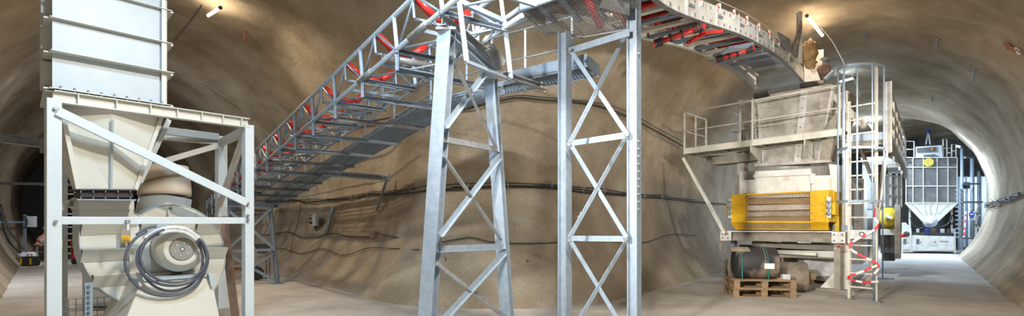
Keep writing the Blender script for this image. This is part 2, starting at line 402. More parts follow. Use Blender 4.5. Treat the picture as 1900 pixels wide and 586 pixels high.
# ---- steel duct on top of the frame
dz0 = 3.37; dz1 = 4.86
A0 = fp(97,168).xy.to_3d(); A0 = FP.on(97,168,0); B0 = FP.on(309,168,0)
L0 = V((-.862*7.95, 7.95, 0)); dv = L0-V((A0.x, A0.y, 0))
du = V((B0.x-A0.x, B0.y-A0.y, 0))
dc = thing('steel_duct', (A0.x, A0.y, dz0), 'tall pale sheet steel duct box with flanged panels standing on the white frame', 'duct')
b = MB(); o = V((A0.x, A0.y, dz0)); b.obox(o, du, dv, V((0,0,dz1-dz0))); b.build('duct_shell', M['duct'], dc)
uh = du.normalized(); dh = dv.normalized()
for k, z in enumerate((dz0+.0, dz0+.455, dz0+.885, dz0+1.36)):
    b = MB(); lip = (.07,.15,.09,.08)[k]; hh = .008
    b.bar(o+V((0,0,z-dz0))-NI*lip*.5-uh*.04, o+du+V((0,0,z-dz0))-NI*lip*.5+uh*.05, lip, hh)
    if k < 3:
        q = o+V((0,0,z-dz0)); b.bar(q-dh*0-uh*.04, q+dv-uh*.04, .09, .016)
    q = o+du+V((0,0,z-dz0)); b.bar(q+uh*.04, q+dv+uh*.04, .09, .02)
    b.build('panel_flange', M['cream'], dc)
for q in (o+du-uh*.02, ):
    b = MB(); b.bar(q-NI*.03, q-NI*.03+V((0,0,dz1-dz0)), .012, .06, up=NI); b.bar(q-NI*.055-uh*.03, q-NI*.055-uh*.03+V((0,0,dz1-dz0)), .06, .01, up=NI); b.build('corner_angle', M['cream'], dc)
for k in range(3):
    z = dz0+.12+.46*k; b = MB(); b.obox(o+V((0,0,z-dz0))+dv*.25-uh*.0, -uh*.10, dv*.35, V((0,0,.30))); b.build('side_stiffener', M['cream'], dc)
for k in range(9):
    q = o+du*(k+.5)/9-NI*.05; b = MB(); b.tube(q+V((0,0,-.03)), q+V((0,0,.035)), .014, 6); b.build('flange_bolt', M['bolt'], dc)
# ---- inlet chute
ch = thing('inlet_chute', fp(200,350,.3), 'cream tapering steel chute hanging between the frame posts above the black connector', 'chute')
t0, t1, t2 = fp(112,192,.18), fp(208,205,.02), fp(300,213,.18)
b0, b1, b2 = fp(148,350,.26), fp(205,351,.20), fp(250,352,.26)
bk = NI*1.0; bk2 = NI*.36
b = MB(); b.add([t0,t1,t2,t2+bk,t0+bk, b0,b1,b2,b2+bk2,b0+bk2], [(0,1,6,5),(1,2,7,6),(2,3,8,7),(3,4,9,8),(4,0,5,9),(0,4,3,2,1),(5,6,7,8,9)])
b.build('chute_shell', M['cream'], ch)
b = MB(); b.bar(fp(111,192,.12), fp(143,350,.22), .05, .12, up=NI); b.build('edge_flange', M['cream'], ch)
b = MB(); b.bar(t1-NI*.02+V((0,0,-.12)), b1-NI*.02, .02, .03); b.build('seam_bar', M['duct'], ch)
b = MB(); b.bar(t2-NI*.03, b2-NI*.03, .05, .03, up=NI); b.build('edge_flange', M['cream'], ch)
# ---- fan
fan = thing('centrifugal_fan', FP.at(1.3,0,.8), 'big cream centrifugal fan with scroll casing, side motor and sloped pedestal', 'fan')
CO = .62                                          # casing front lies this far inside the frame
def arc(cx, cy, r, a0, a1, n): return [(cx+r*math.cos(math.radians(a0+(a1-a0)*i/n)), cy-r*math.sin(math.radians(a0+(a1-a0)*i/n))) for i in range(n+1)]
out = [(147,372), (248,376), (249,396)]+arc(320,477,97,128,-45,22)+[(370,585),(320,600)]+[(290,567)]+arc(269,445,121,258,182,14)
b = MB(); pts = [fp(x, y, CO) for x, y in out]; b.prism(pts, NI*.34); cas = b.build('scroll_casing', M['cream'], fan, .006)
b = MB(); pts = [fp(x, y, CO+.0) for x, y in out]; c = sum(pts, V())/len(pts)
n = len(pts); ou = [p+(p-c).normalized()*.012 for p in pts]
b.add([p-NI*.012 for p in pts]+[p-NI*.012 for p in ou]+[p+NI*.35 for p in pts]+[p+NI*.35 for p in ou],
      [f for i in range(n) for f in ((i,(i+1)%n,n+(i+1)%n,n+i),(n+i,n+(i+1)%n,3*n+(i+1)%n,3*n+i),(i,2*n+i,2*n+(i+1)%n,(i+1)%n))]); b.build('casing_rim', M['duct'], fan)
def rib(p, q, dep=.12, drop=.17):
    b = MB(); a, c = fp(p[0],p[1],CO), fp(q[0],q[1],CO); t = V((0,0,.016))
    b.hexa([a, c, c-NI*dep, a-NI*dep, a+t, c+t, c-NI*dep+t, a-NI*dep+t])
    e = V((0,0,-drop)); a2, c2 = a-NI*dep, c-NI*dep
    b.hexa([a2, c2, c+e, a+e, a2-NI*.01, c2-NI*.01, c+e-NI*.01, a+e-NI*.01]); b.build('stiffening_rib', M['cream'], fan)
for p, q in (((149,414),(250,411)), ((149,464),(253,460)), ((170,511),(262,505)), ((362,416),(404,415)), ((258,416),(300,413)), ((366,460),(417,460))): rib(p, q)
for x0, y0, y1 in ((309,384,405), (363,394,408), (258,398,412), (244,512,462)):
    b = MB(); a = fp(x0,y0,CO); c = fp(x0,y1,CO); b.hexa([a, a+FP.u3*.012, a+FP.u3*.012-NI*.01, a-NI*.01, c, c+FP.u3*.012, c+FP.u3*.03-NI*.12, c-NI*.12]); b.build('stiffening_rib', M['cream'], fan)
b = MB(); b.bar(fp(249,420,CO-.06), fp(249,520,CO-.06), .02, .12, up=FP.u3); b.build('stiffening_rib', M['cream'], fan)
# inlet collar under the connector, with its ribs
b = MB(); b.prism([fp(146,368,CO-.2), fp(249,372,CO-.2), fp(249,388,CO-.2), fp(147,388,CO-.2)], NI*.45); b.build('inlet_collar', M['cream'], fan)
# black flexible connector with flanges and bolts
fc = MB(); fc.prism([fp(149,356,.24), fp(247,356,.24), fp(247,366,.24), fp(149,366,.24)], NI*.36); fo = fc.build('flexible_connector', M['belt'], fan)
for y in (352, 371):
    b = MB(); b.prism([fp(143,y-2.2,.18), fp(253,y-1.4,.18), fp(253,y+1,.18), fp(143,y+.2,.18)], NI*.46); b.build('connector_flange', M['darkbox'] if y < 360 else M['galv'], fan)
for k in range(5):
    for y in (355.5, 367.5):
        b = MB(); q = fp(150+23*k, y, .2); b.tube(q-V((0,0,.012)), q+V((0,0,.012)), .009, 6); b.build('flange_bolt', M['bolt'], fan)
# outlet: cream sleeve on a white stub, leaning left
o0, o1, o2 = P(312,405,9.5), P(306,363,9.5), P(311,308,9.6)
ax = (o2-o0).normalized()
b = MB(); b.lathe(P(301,405,9.5), V((.12,.1,1)), [(0,.41),(.40,.395)], 32); b.build('outlet_stub', M['duct'], fan)
b = MB(); b.lathe(o1+V((.0,.0,0)), V((-.03,.05,1)), [(0,.405),(.06,.41),(.2,.40),(.42,.38),(.52,.36)], 36); sl = b.build('outlet_sleeve', M['outlet'], fan)
b = MB()
ring = [o1+V((.405*math.cos(t*.2244-.0), .405*math.sin(t*.2244), .24+.13*math.cos(t*.2244-.0))) for t in range(28)]; b.pipe(ring, .016, 6, closed=True); b.build('clamp_band', M['tan'], fan)
# motor
mc = fp(338,462,.12); ma = V((-.70,.71,0)).normalized(); ma = V((-.67,.74,0)).normalized()
b = MB(); b.lathe(mc, ma, [(.0,.19),(-.012,.235),(.0,.245),(.01,.25),(.05,.305),(.13,.345),(.34,.345),(.36,.32)], 40); mo = b.build('motor_cowl', M['cream'], fan)
b = MB(); b.lathe(mc+ma*.3, ma, [(0,.29),(.52,.29),(.56,.27),(.64,.2)], 36); b.build('motor_body', M['cream'], fan)
W = ma.cross(V((0,0,1))).normalized(); U = W.cross(ma)
for k in range(36):
    a = math.tau*k/36; r = W*math.cos(a)+U*math.sin(a); b = MB(); b.bar(mc+ma*.35+r*.315, mc+ma*.80+r*.315, .012, .06, up=r); b.build('cooling_fin', M['cream'], fan)
b = MB(); b.lathe(mc-ma*.012, ma, [(0,.165),(.016,.172)], 36); g = b.build('fan_grille', M['darkbox'], fan)
b = MB()
for i in range(-13,14):
    for j in range(-13,14):
        x, y = i*.0122, j*.0122
        if 0.05 < math.hypot(x, y) < .162:
            q = mc-ma*.016+W*x+U*y; b.bar(q-W*.0042, q+W*.0042, .006, .0084, up=ma)
b.build('grille_mesh', M['rail'], fan)
b = MB(); b.lathe(mc-ma*.024, ma, [(0,.022),(.01,.024)], 20)
for k in range(12): a = math.tau*k/12; q = mc-ma*.02+(W*math.cos(a)+U*math.sin(a))*.042; b.bar(q-ma*.004, q+ma*.006, .013, .013)
b.build('grille_boss', M['duct'], fan)
for k in range(6):
    a = math.tau*k/6+.3; q = mc-ma*.02+(W*math.cos(a)+U*math.sin(a))*.095; b = MB(); b.tube(q-ma*.008, q+ma*.01, .011, 6); b.build('grille_bolt', M['plastic'], fan)
b = MB(); q = mc+ma*.45; b.box((q.x-.16, q.y-.14, q.z+.30), (.30,.22,.14), .3); b.build('terminal_box', M['duct'], fan, .01)
for s_ in (-1,1):
    b = MB(); q = mc+ma*.45+W*.24*s_; b.box((q.x, q.y, q.z-.40), (.16,.34,.07), math.atan2(ma.y, ma.x)); b.build('motor_foot', M['cream'], fan, .005)
# pedestal
pz = mc.z-.43
b = MB(); tl, tr = fp(262,500,.06), fp(392,500,.06); bl, br = fp(228,586,-.02), fp(404,578,-.02)
def zed(p, z): return V((p.x, p.y, z))
T = [zed(tl,pz), zed(tr,pz), zed(tr+NI*.95,pz), zed(tl+NI*.95,pz)]; bl2 = zed(bl,pz)-(zed(bl,pz)-zed(tl,pz))*0
sl_ = FP.u3*.30
Bt = [T[0]-sl_-NI*.1, T[1]+sl_*.35-NI*.1, T[2]+sl_*.35, T[3]-sl_]; Bt = [zed(p,.10) for p in Bt]
b.hexa(Bt+T); b.build('pedestal', M['cream'], fan, .012)
b = MB(); b.prism([zed(T[0]-FP.u3*.02-NI*.03,pz), zed(T[1]+FP.u3*.03-NI*.03,pz), zed(T[2]+FP.u3*.03,pz), zed(T[3]-FP.u3*.02,pz)], V((0,0,.03))); b.build('motor_base_plate', M['duct'], fan)
b = MB(); b.prism([zed(Bt[0]-FP.u3*.06-NI*.06,0), zed(Bt[1]+FP.u3*.06-NI*.06,0), zed(Bt[2]+FP.u3*.06,0), zed(Bt[3]-FP.u3*.06,0)], V((0,0,.1))); b.build('pedestal_foot', M['galv_dark'], fan)
for x in (258, 391):
    b = MB(); b.prism([fp(x-6,505,.0), fp(x+6,507,.0), fp(x+4,530,.0), fp(x,532,.0)], -NI*.02); b.build('lifting_lug', M['duct'], fan)
# yellow label and sensor
b = MB(); b.prism([fp(225,423,CO-.14), fp(242,423,CO-.14), fp(242,437,CO-.14), fp(225,437,CO-.14)], -NI*.01); lb = b.build('warning_plate', M['frame'], fan)
b = MB(); b.prism([fp(225,437,CO-.14), fp(242,437,CO-.14), fp(242,449,CO-.14), fp(225,449,CO-.14)], -NI*.01)
lb = b.build('warning_label', M['yellow'], fan); lb['label'] = 'yellow warning label'
for y in (440,443,446): b = MB(); b.prism([fp(227,y,CO-.152), fp(239,y,CO-.152), fp(239,y+1,CO-.152), fp(227,y+1,CO-.152)], -NI*.003); b.build('label_line', M['tan'], lb)
b = MB(); q = fp(317,385,CO-.01); b.lathe(q, -NI, [(0,.035),(.008,.034)], 3, smooth=False); b.build('warning_triangle', M['yellow'], fan)
b = MB(); q = fp(317,386,CO-.02); b.lathe(q, -NI, [(0,.014),(.006,.013)], 10); b.build('warning_symbol', M['belt'], fan)
sn = thing('limit_switch', fp(236,412,-.1), 'small blue-grey sensor clamped on the white cross rail above the yellow label', 'sensor')
b = MB(); b.prism([fp(232,408,-.06), fp(240,408,-.06), fp(240,414,-.06), fp(232,414,-.06)], -NI*.05); b.build('clamp', M['galv_dark'], sn)
b = MB(); b.prism([fp(234,414,-.07), fp(239,414,-.07), fp(239,427,-.07), fp(234,427,-.07)], -NI*.03); b.build('sensor_body', M['plastic'], sn, .004)
# ---- coiled cable over the motor
def loop(cx, cy, rx, ry, a0, a1, n, o=-.06, tilt=0):
    r = []
    for i in range(n+1):
        a = math.radians(a0+(a1-a0)*i/n); x = cx+rx*math.cos(a); y = cy-ry*math.sin(a)
        r.append(fp(x+tilt*(y-cy), y, o-.02*math.sin(a*2.3)))
    return r
cc = thing('coiled_cable', fp(310,440,-.05), 'thick dark cable coiled in loops and hung around the front of the fan motor', 'cable')
for i, (cx, cy, rx, ry, r, o_) in enumerate(((308,485,76,64,.019,-.06),(320,480,66,50,.019,-.10),(322,474,62,50,.018,-.13),(318,482,58,58,.018,-.03))):
    b = MB(); b.pipe(loop(cx, cy, rx, ry, 118-6*i, 400, 46, o_), r, 8); b.build('cable_loop', M['cable_grey'], cc)
b = MB(); b.pipe(spline([fp(253,436,-.02), fp(272,423,-.02), fp(290,420,-.02)]), .019, 8); b.build('cable_end', M['cable_grey'], cc)
for i, (dy, r) in enumerate(((0,.035),(6,.03))):
    b = MB(); b.pipe(spline([fp(268,443+dy,-.02), fp(290,430+dy,-.02), fp(318,422+dy,-.02), fp(348,427+dy,-.02), fp(372,446+dy,-.02)]), r, 10); cs = b.build('cloth_sleeve', M['plastic'], cc); cs['label'] = 'pale sleeve wrapped round the cable'
# ---- leaning timber prop
pr = MB(); pr.bar(P(413,402,9.3), V((P(449,546,9.3).x, 9.1, .0))+V((0,0,.02)), .10, .10)
o = pr.build('timber_prop', M['prop'], None, .004); tag(o, 'brown timber prop leaning between the rear and front posts of the white frame', 'prop')
# ---- slotted channel post and wire tray at the lower left
sp = thing('slotted_post', fp(163,586,-.35), 'short slotted galvanised channel post standing in front of the fan casing', 'post')
b = MB(); p0 = fp(164,586,.25); b.chan(V((p0.x,p0.y,0)), fp(164,524,.25), .085, .05, .006, up=NI); b.build('channel', M['galv'], sp)
for k in range(14):
    b = MB(); q = fp(164,524,.21)-V((0,0,.06+.07*k))
    if q.z > .05: b.box(q, (.03,.012,.03), math.atan2(FP.u.y, FP.u.x)); b.build('slot', M['darkbox'], sp)
wt = thing('wire_tray', fp(170,586,-.3), 'welded wire mesh cable tray lying low behind the slotted post', 'tray')
g0 = fp(113,556,1.3); g1 = fp(243,548,1.3)
b = MB(); b.mesh_panel(g0, g1-g0, V((0,0,-.36)), .09, .008); b.build('wire_side', M['galv'], wt)
b = MB(); b.mesh_panel(g0+V((0,0,-.36)), g1-g0, -NI*.35, .09, .008); b.build('wire_base', M['galv'], wt)
for a in (g0, g1):
    b = MB(); q = V((a.x,a.y,0)); b.bar(q, q+V((0,0,a.z)), .03, .03); b.build('tray_leg', M['galv_dark'], wt)
# ---- steel cabinet/back panels behind the fan
bp = thing('blue_grey_cabinet', P(170,540,9.6), 'pale blue-grey sheet cabinet standing behind the fan casing', 'cabinet')
b = MB(); a = P(152,470,10.6); c = P(235,470,10.6); b.obox((a.x,a.y,.02), V((c.x-a.x,0,0)), V((0,.5,0)), V((0,0,.85))); b.build('cabinet_body', M['pale'], bp, .01)
b = MB(); b.obox((a.x+.04,a.y-.015,.06), V((c.x-a.x-.08,0,0)), V((0,.015,0)), V((0,0,.76))); b.build('cabinet_door', M['pale'], bp)
# ================================================================ background of the left tunnel
st = thing('strut_rail', P(-20,266,8.6), 'galvanised strut channel sticking in at the left edge beside the frame post, upper one', 'rail', 'strut channels at the left edge')
b = MB(); b.chan(P(-40,251,8.2), P(76,266,8.7), .12, .13, .008); b.build('channel', M['galv_dark'], st)
b = MB(); b.bar(P(79,256,8.7), P(79,284,8.7), .05, .05); b.build('end_bracket', M['galv_dark'], st)
st = thing('strut_rail', P(-20,342,20), 'thin slotted strut channel across the dark left tunnel, lower one', 'rail', 'strut channels at the left edge')
b = MB(); b.bar(P(-30,339,20), P(150,343,19.5), .1, .10); b.build('channel', M['galv_dark'], st)
# white rack of shelves
rk = thing('storage_rack', P(128,480,24), 'white rack with many shelves far behind the frame post and fan', 'rack')
for x in (117,121,139):
    b = MB(); q = P(x,480,24); b.bar(V((q.x,24,0)), V((q.x,24,3.0)), .06, .06); b.build('upright', M['rail'], rk)
for k in range(10):
    b = MB(); y = 360+12.2*k; b.bar(P(121,y,24), P(141,y,24.0), .25, .05); b.build('shelf', M['rail'], rk)
# instrument post with grey box
ip = thing('instrument_stand', P(45,470,23), 'galvanised post with a grey switch box and horizontal arm in the dark left tunnel', 'stand')
q = P(46,470,23)
b = MB(); b.bar(V((q.x,23,0)), P(46,398,23), .08, .08); b.build('post', M['galv'], ip)
b = MB(); b.obox(P(49,421,22.9), V((.30,0,0)), V((0,.18,0)), V((0,0,.46))); b.build('switch_box', M['pale'], ip, .01)
b = MB(); b.bar(P(-2,412,21.5), P(44,412,23), .07, .07); b.build('arm', M['galv'], ip)
b = MB(); b.pipe([P(42+9*math.cos(a*.4), 412+11*math.sin(a*.4), 22.8) for a in range(17)], .02, 6); b.build('cable_loop', M['black'], ip)
ws = MB(); c = P(52,466,21.6); ws.ball((c.x,c.y,.26), .36, 20, 12, (1.0,.7,.62), .5)
o = ws.build('plastic_sack', M['plastic']); tag(o, 'heap of crumpled white plastic sheeting on the floor of the left tunnel', 'sheeting')
for p_ in o.data.vertices:
    if p_.co.z < 0: p_.co.z = 0
ct = thing('tool_case', P(50,472,20), 'dark tool case with yellow corners on the floor by the white sheeting', 'case')
q = P(57,472,20.5)
b = MB(); b.obox((q.x-.26,20.3,.0), V((.52,0,0)), V((0,.35,0)), V((0,0,.36))); b.build('case_body', M['belt'], ct, .06)
for s_ in (-.21,.15): b = MB(); b.obox((q.x+s_,20.27,.06), V((.06,0,0)), V((0,.03,0)), V((0,0,.24))); b.build('yellow_corner', M['yellow'], ct, .01)
b = MB(); b.pipe([V((q.x-.1,20.45,.35)), V((q.x-.08,20.45,.43)), V((q.x+.08,20.45,.43)), V((q.x+.1,20.45,.35))], .018, 6); b.build('case_handle', M['belt'], ct)
# table with cups, partly behind the post
tb = thing('work_table', P(100,470,23.4), 'small brown work table beside the seated person, partly behind the frame post', 'table')
ta, tc2 = P(62,455,22.2), P(122,443,22.9)
b = MB(); b.obox((ta.x,22.2,.72), V((tc2.x-ta.x,0,0)), V((0,.7,0)), V((0,0,.04))); b.build('table_top', M['prop'], tb)
for x in (ta.x+.08, tc2.x-.08):
    for y in (22.28,22.82): b = MB(); b.bar(V((x,y,0)), V((x,y,.72)), .04, .04); b.build('leg', M['galv_dark'], tb)
for i, (x, m_, lab) in enumerate(((114,'red','red cup on the brown work table right of the frame post'), (111.5,'strap','green bottle on the brown work table right of the frame post'))):
    q = P(x,443,22.5); b = MB(); b.lathe((q.x,22.5,.762), (0,0,1), [(0,.05),(.14,.05),(.18,.03),(.24,.025)] if i else [(0,.045),(.12,.055)], 12); o = b.build('bottle' if i else 'cup', M[m_]); tag(o, lab, 'bottle' if i else 'cup')
# red chair legs and seat with dark seat (far)
sr = thing('red_hand_cart', P(137,470,21), 'red hand cart parked between the storage rack and the fan casing', 'cart')
q = P(137,470,21)
b = MB(); b.obox((q.x-.1,21,.25), V((.28,0,0)), V((0,.4,0)), V((0,0,.22))); b.build('cart_tray', M['red'], sr, .02)
b = MB(); b.pipe([V((q.x-.08,21,.3)), V((q.x-.1,21,1.0)), V((q.x+.14,21,1.0)), V((q.x+.16,21,.3))], .02, 6); b.build('cart_handle', M['red'], sr)
for s_ in (-.06,.14): b = MB(); b.lathe((q.x+s_,21.1,.14), (1,0,0), [(-.03,.13),(.03,.13)], 14); b.build('wheel', M['belt'], sr)
# ---- seated person
def skin(name, joints, edges, m, parent, lv=2):
    me = bpy.data.meshes.new(name); o = bpy.data.objects.new(name, me); COL.objects.link(o); off = OFF[parent.name]
    me.from_pydata([V(j[0])-off for j in joints], edges, []); me.materials.append(m)
    k = o.modifiers.new('skin', 'SKIN'); k.use_smooth_shade = True
    for i, j in enumerate(joints): me.skin_vertices[0].data[i].radius = (j[1], j[1] if len(j) < 3 else j[2])
    me.skin_vertices[0].data[0].use_root = True
    s_ = o.modifiers.new('sub', 'SUBSURF'); s_.levels = s_.render_levels = lv; o.parent = parent; return o
q = P(72,470,23.2); px_ = q.x; py_ = 23.3
pe = thing('person', (px_, py_, 0), 'person in an orange vest and grey sleeves sitting bent forward at the work table', 'person')
def J(x, y, z): return V((px_+x, py_+y, z))
skin('trouser_legs', [(J(0,0,.52),.15),(J(.08,-.12,.5),.1),(J(.42,-.12,.5),.075),(J(.46,-.12,.1),.05),(J(.60,-.12,.05),.045),(J(.08,.12,.5),.1),(J(.42,.12,.5),.075),(J(.44,.12,.1),.05),(J(.58,.12,.05),.045)],
     [(0,1),(1,2),(2,3),(3,4),(0,5),(5,6),(6,7),(7,8)], M['trouser'], pe)
skin('body', [(J(0,0,.55),.16),(J(.02,0,.75),.17),(J(.10,0,.98),.19),(J(.16,0,1.08),.09),(J(.20,0,1.16),.06),(J(.25,0,1.27),.10,.085),(J(.26,0,1.36),.075)],
     [(0,1),(1,2),(2,3),(3,4),(4,5),(5,6)], M['skin'], pe)
skin('orange_vest', [(J(0,0,.55),.185),(J(.02,0,.75),.195),(J(.10,0,.96),.21),(J(.15,0,1.07),.13)], [(0,1),(1,2),(2,3)], M['orange'], pe)
for s_ in (-1,1):
    skin('sleeve', [(J(.13,s_*.2,1.02),.075),(J(.22,s_*.25,.83),.06),(J(.44,s_*.16,.80),.045)], [(0,1),(1,2)], M['sleeve'], pe)
    h = J(.50,s_*.14,.80); ed = [(0,1)]; jo = [(h-V((.06,0,0)),.03),(h,.035,.02)]
    for k in range(5):
        f = -.03+.015*k; L_ = (.045,.075,.082,.076,.06)[k]; d = V((1,f*6,-.15)).normalized() if k else V((.5,-s_*.9,-.1)).normalized()
        jo += [(h+V((.01,f,0)),.01),(h+V((.02,f,0))+d*L_*.6,.009),(h+V((.02,f,-.01))+d*L_,.007)]; n = len(jo); ed += [(1,n-3),(n-3,n-2),(n-2,n-1)]
    skin('hand', jo, ed, M['skin'], pe, 1)
for z in (.72,.9):
    b = MB(); b.lathe(J(.03+(z-.7)*.3,0,z), (0,0,1), [(0,.205),(.05,.21)], 20); b.build('reflective_band', M['reflect'], pe)
b = MB(); b.ball(J(.25,0,1.40), .125, 16, 10, (1.05,.9,.75)); b.lathe(J(.25,0,1.38), (0,0,1), [(0,.13),(.012,.145)], 18); b.build('helmet', M['helmet'], pe)
b = MB(); b.ball(J(.355,0,1.28), .02, 8, 6); b.build('nose', M['skin'], pe)
bn = thing('bench', (px_, py_, 0), 'low bench under the person in the orange vest', 'bench')
b = MB(); b.box((px_, py_, .385), (.4,.9,.05)); b.build('seat', M['prop'], bn)
for s_ in (-.38,.38): b = MB(); b.box((px_, py_+s_, .18), (.3,.05,.36)); b.build('leg', M['galv_dark'], bn)
# ================================================================ inclined lattice conveyor
UP = V((0,0,1))
Bn0, Bn1 = P(480,310,14.3), P(808,31,6.6)
cd = (Bn1-Bn0).normalized(); cu = V((cd.x, cd.y, 0)).normalized(); cw = V((-cu.y, cu.x, 0))
if cw.y < 0: cw = -cw
ct_ = (UP-cu*.20).normalized(); TH = .50; CW = .92
lc = thing('lattice_conveyor', V((Bn0.x, Bn0.y, 0)), 'long galvanised lattice truss conveyor with red trough rollers rising from left to centre', 'conveyor')
s0, s1 = -9.6, (Bn1-Bn0).length+.55
def cb(s, w=0, t=0): return Bn0+cd*s+cw*w+ct_*t
for w in (0, CW):
    for t in (0, TH):
        b = MB(); b.tube(cb(s0,w,t), cb(s1,w,t), .034, 10); b.build('chord', M['galv'], lc)
PITCH = 1.27; st0 = (V((-1.59,7.47,0))-V((Bn0.x,Bn0.y,0))).dot(cu)/cd.dot(cu)
stations = [st0+PITCH*k for k in range(-15, 3) if s0 < st0+PITCH*k < s1+.1]
for i, s in enumerate(stations):
    for w in (0, CW):
        if i%1 == 0:
            b = MB(); b.bar(cb(s,w), cb(s,w,TH), .05, .05); b.build('lattice_post', M['galv'], lc)
        if s+PITCH < s1+.6:
            b = MB(); b.tube(cb(s+.04,w), cb(s+PITCH*.5,w,TH), .02, 8); b.tube(cb(s+PITCH*.5,w,TH), cb(s+PITCH-.04,w), .02, 8); b.build('lattice_diagonal', M['galv'], lc)
    b = MB(); b.chan(cb(s,-.04,-.03), cb(s,CW+.04,-.03), .07, .06, .006); b.build('cross_beam', M['galv'], lc)
    b = MB(); b.bar(cb(s+PITCH*.5,0,.02), cb(s+PITCH*.5,CW,.02), .05, .05); b.build('cross_beam', M['galv'], lc)
    if -9 < s:
        b = MB(); b.tube(cb(s,0,0), cb(s+PITCH,CW,0), .018, 8); b.build('plan_brace', M['galv'], lc)
    # hanger and walkway outrigger
    if s < s1-1.2:
        b = MB(); b.bar(cb(s,0,-.03), cb(s,0,-.03)-UP*.27, .05, .05); b.build('hanger', M['galv'], lc)
        b = MB(); b.chan(cb(s,0,0)-UP*.30, cb(s,CW+.85,0)-UP*.30, .06, .08, .006); b.build('outrigger', M['galv_dark'] if i%3 == 0 else M['galv'], lc)
    # trough roller set
    c = s+PITCH*.45
    if c < s1:
        a0 = cb(c,.04,TH+.02); a1 = cb(c,CW*.33,TH-.20); a2 = cb(c,CW*.67,TH-.20); a3 = cb(c,CW-.04,TH+.02)
        for p, q in ((a0,a1),(a1,a2),(a2,a3)):
            d = (q-p).normalized(); b = MB(); b.tube(p+d*.025, q-d*.025, .055, 14); r = b.build('trough_roller', M['red'], lc)
        b = MB(); b.angle(cb(c,0,TH-.29), cb(c,CW,TH-.29), .05, .05); b.bar(cb(c,0,TH-.29), cb(c,0,TH+.02), .03, .03); b.bar(cb(c,CW,TH-.29), cb(c,CW,TH+.02), .03, .03)
        for w in (.33,.67): b.bar(cb(c,CW*w,TH-.29), cb(c,CW*w,TH-.2), .02, .03)
        b.build('roller_bracket', M['galv'], lc)
    if i%2 == 1 and c < s1-1: 
        b = MB(); b.tube(cb(c+.15,.03,.10), cb(c+.15,CW-.03,.10), .052, 14); b.build('return_roller', M['galv_dark'], lc)
# splice collars on the truss
for s in (stations[-3]+.1, s1-1.0):
    for w in (0, CW):
        b = MB(); b.tube(cb(s-.25,w,0), cb(s+.25,w,0), .05, 10); b.build('splice_sleeve', M['galv_dark'], lc)
# ---- walkway along the wall side
wk = thing('walkway', cb(4,CW+.4)-UP*4, 'long galvanised grating walkway with toe board hung on the wall side of the conveyor', 'walkway')
def wkp(s, w): return cb(s,CW+w,0)-UP*.25
sA, sB = -6.0, s1-3.0
pathI = [wkp(sA,.12), wkp(sB,.12), P(935,176,8.9), P(1090,137,8.2)]
pathO = [wkp(sA,.82), wkp(sB,.82), P(938,152,9.6), P(1112,122,8.75)]
pathI[2].z = pathO[2].z = (pathI[2].z+pathO[2].z)/2; pathI[3].z = pathO[3].z = (pathI[3].z+pathO[3].z)/2
for k in range(3):
    a, b_, c, d = pathI[k], pathI[k+1], pathO[k+1], pathO[k]
    L_ = (b_-a).length; m = MB(); n = int(L_/.05)
    for i in range(n+1):
        t = i/n; m.bar(a.lerp(b_,t), d.lerp(c,t), .006, .03)
    for t in (0,.12,.25,.37,.5,.62,.75,.87,1): m.bar(a.lerp(d,t), b_.lerp(c,t), .008, .03)
    m.build('grating', M['galv'], wk)
    for p, q, hh in ((a,b_,.06),(d,c,.17)):
        m = MB(); m.bar(p+UP*(hh/2-.03), q+UP*(hh/2-.03), .008, hh); m.build('toe_board', M['galv'], wk)
m = MB(); m.bar(pathI[3]+UP*.06, pathO[3]+UP*.06, .01, .18); m.build('toe_board', M['galv'], wk)
# near-side fascia of the last bay (pale blue plate)
m = MB(); m.bar(pathI[2]+UP*.09, pathI[3]+UP*.09, .01, .16); m.build('toe_board', M['galv'], wk)
hr = thing('walkway_handrail', pathO[1]-UP*4, 'thin pale handrail with posts along the outer edge of the conveyor walkway', 'railing')
pr_ = [pathO[0], pathO[1], pathO[2], pathO[3]]
for h, r in ((.55,.014),(1.05,.019)):
    m = MB(); m.pipe([p+UP*h for p in pr_], r, 8); m.build('rail', M['galv'], hr)
for k in range(3):
    a, c = pr_[k], pr_[k+1]; n = max(2, int((c-a).length/1.5))
    for i in range(n):
        p = a.lerp(c, (i+.45)/n); m = MB(); m.bar(p-UP*.05, p+UP*1.06, .035, .012); m.build('rail_post', M['galv'], hr)
# ---- cranked hanger frame at the trestle head
hf = thing('hanger_frame', P(900,150,7), 'cranked four sided galvanised hanger frame hanging from the conveyor beside the trestle head', 'frame')
pl = [P(851,-8,6.35), P(866,113,6.45), P(948,146,7.15), P(936,40,7.05), P(853,3,6.35)]
for p, q in zip(pl, pl[1:]):
    m = MB(); m.angle(p, q, .06, .06, .01); m.build('frame_bar', M['galv'], hf)
m = MB(); m.chan(P(935,138,7.05), P(1012,163,7.9), .07, .07, .008); m.build('arm', M['galv_dark'], hf)
m = MB(); m.bar(P(1004,157,7.85), P(1013,166,7.95), .02, .09); m.build('arm_plate', M['rail'], hf)
# tubes joining the truss to the guard box
for a, c in ((P(912,53,7.1), P(967,14,7.1)), (P(912,62,7.5), P(985,33,7.3)), (P(852,88,7.3), P(914,40,7.2))):
    m = MB(); m.tube(a, c, .033, 10); m.build('chord', M['galv'], lc)
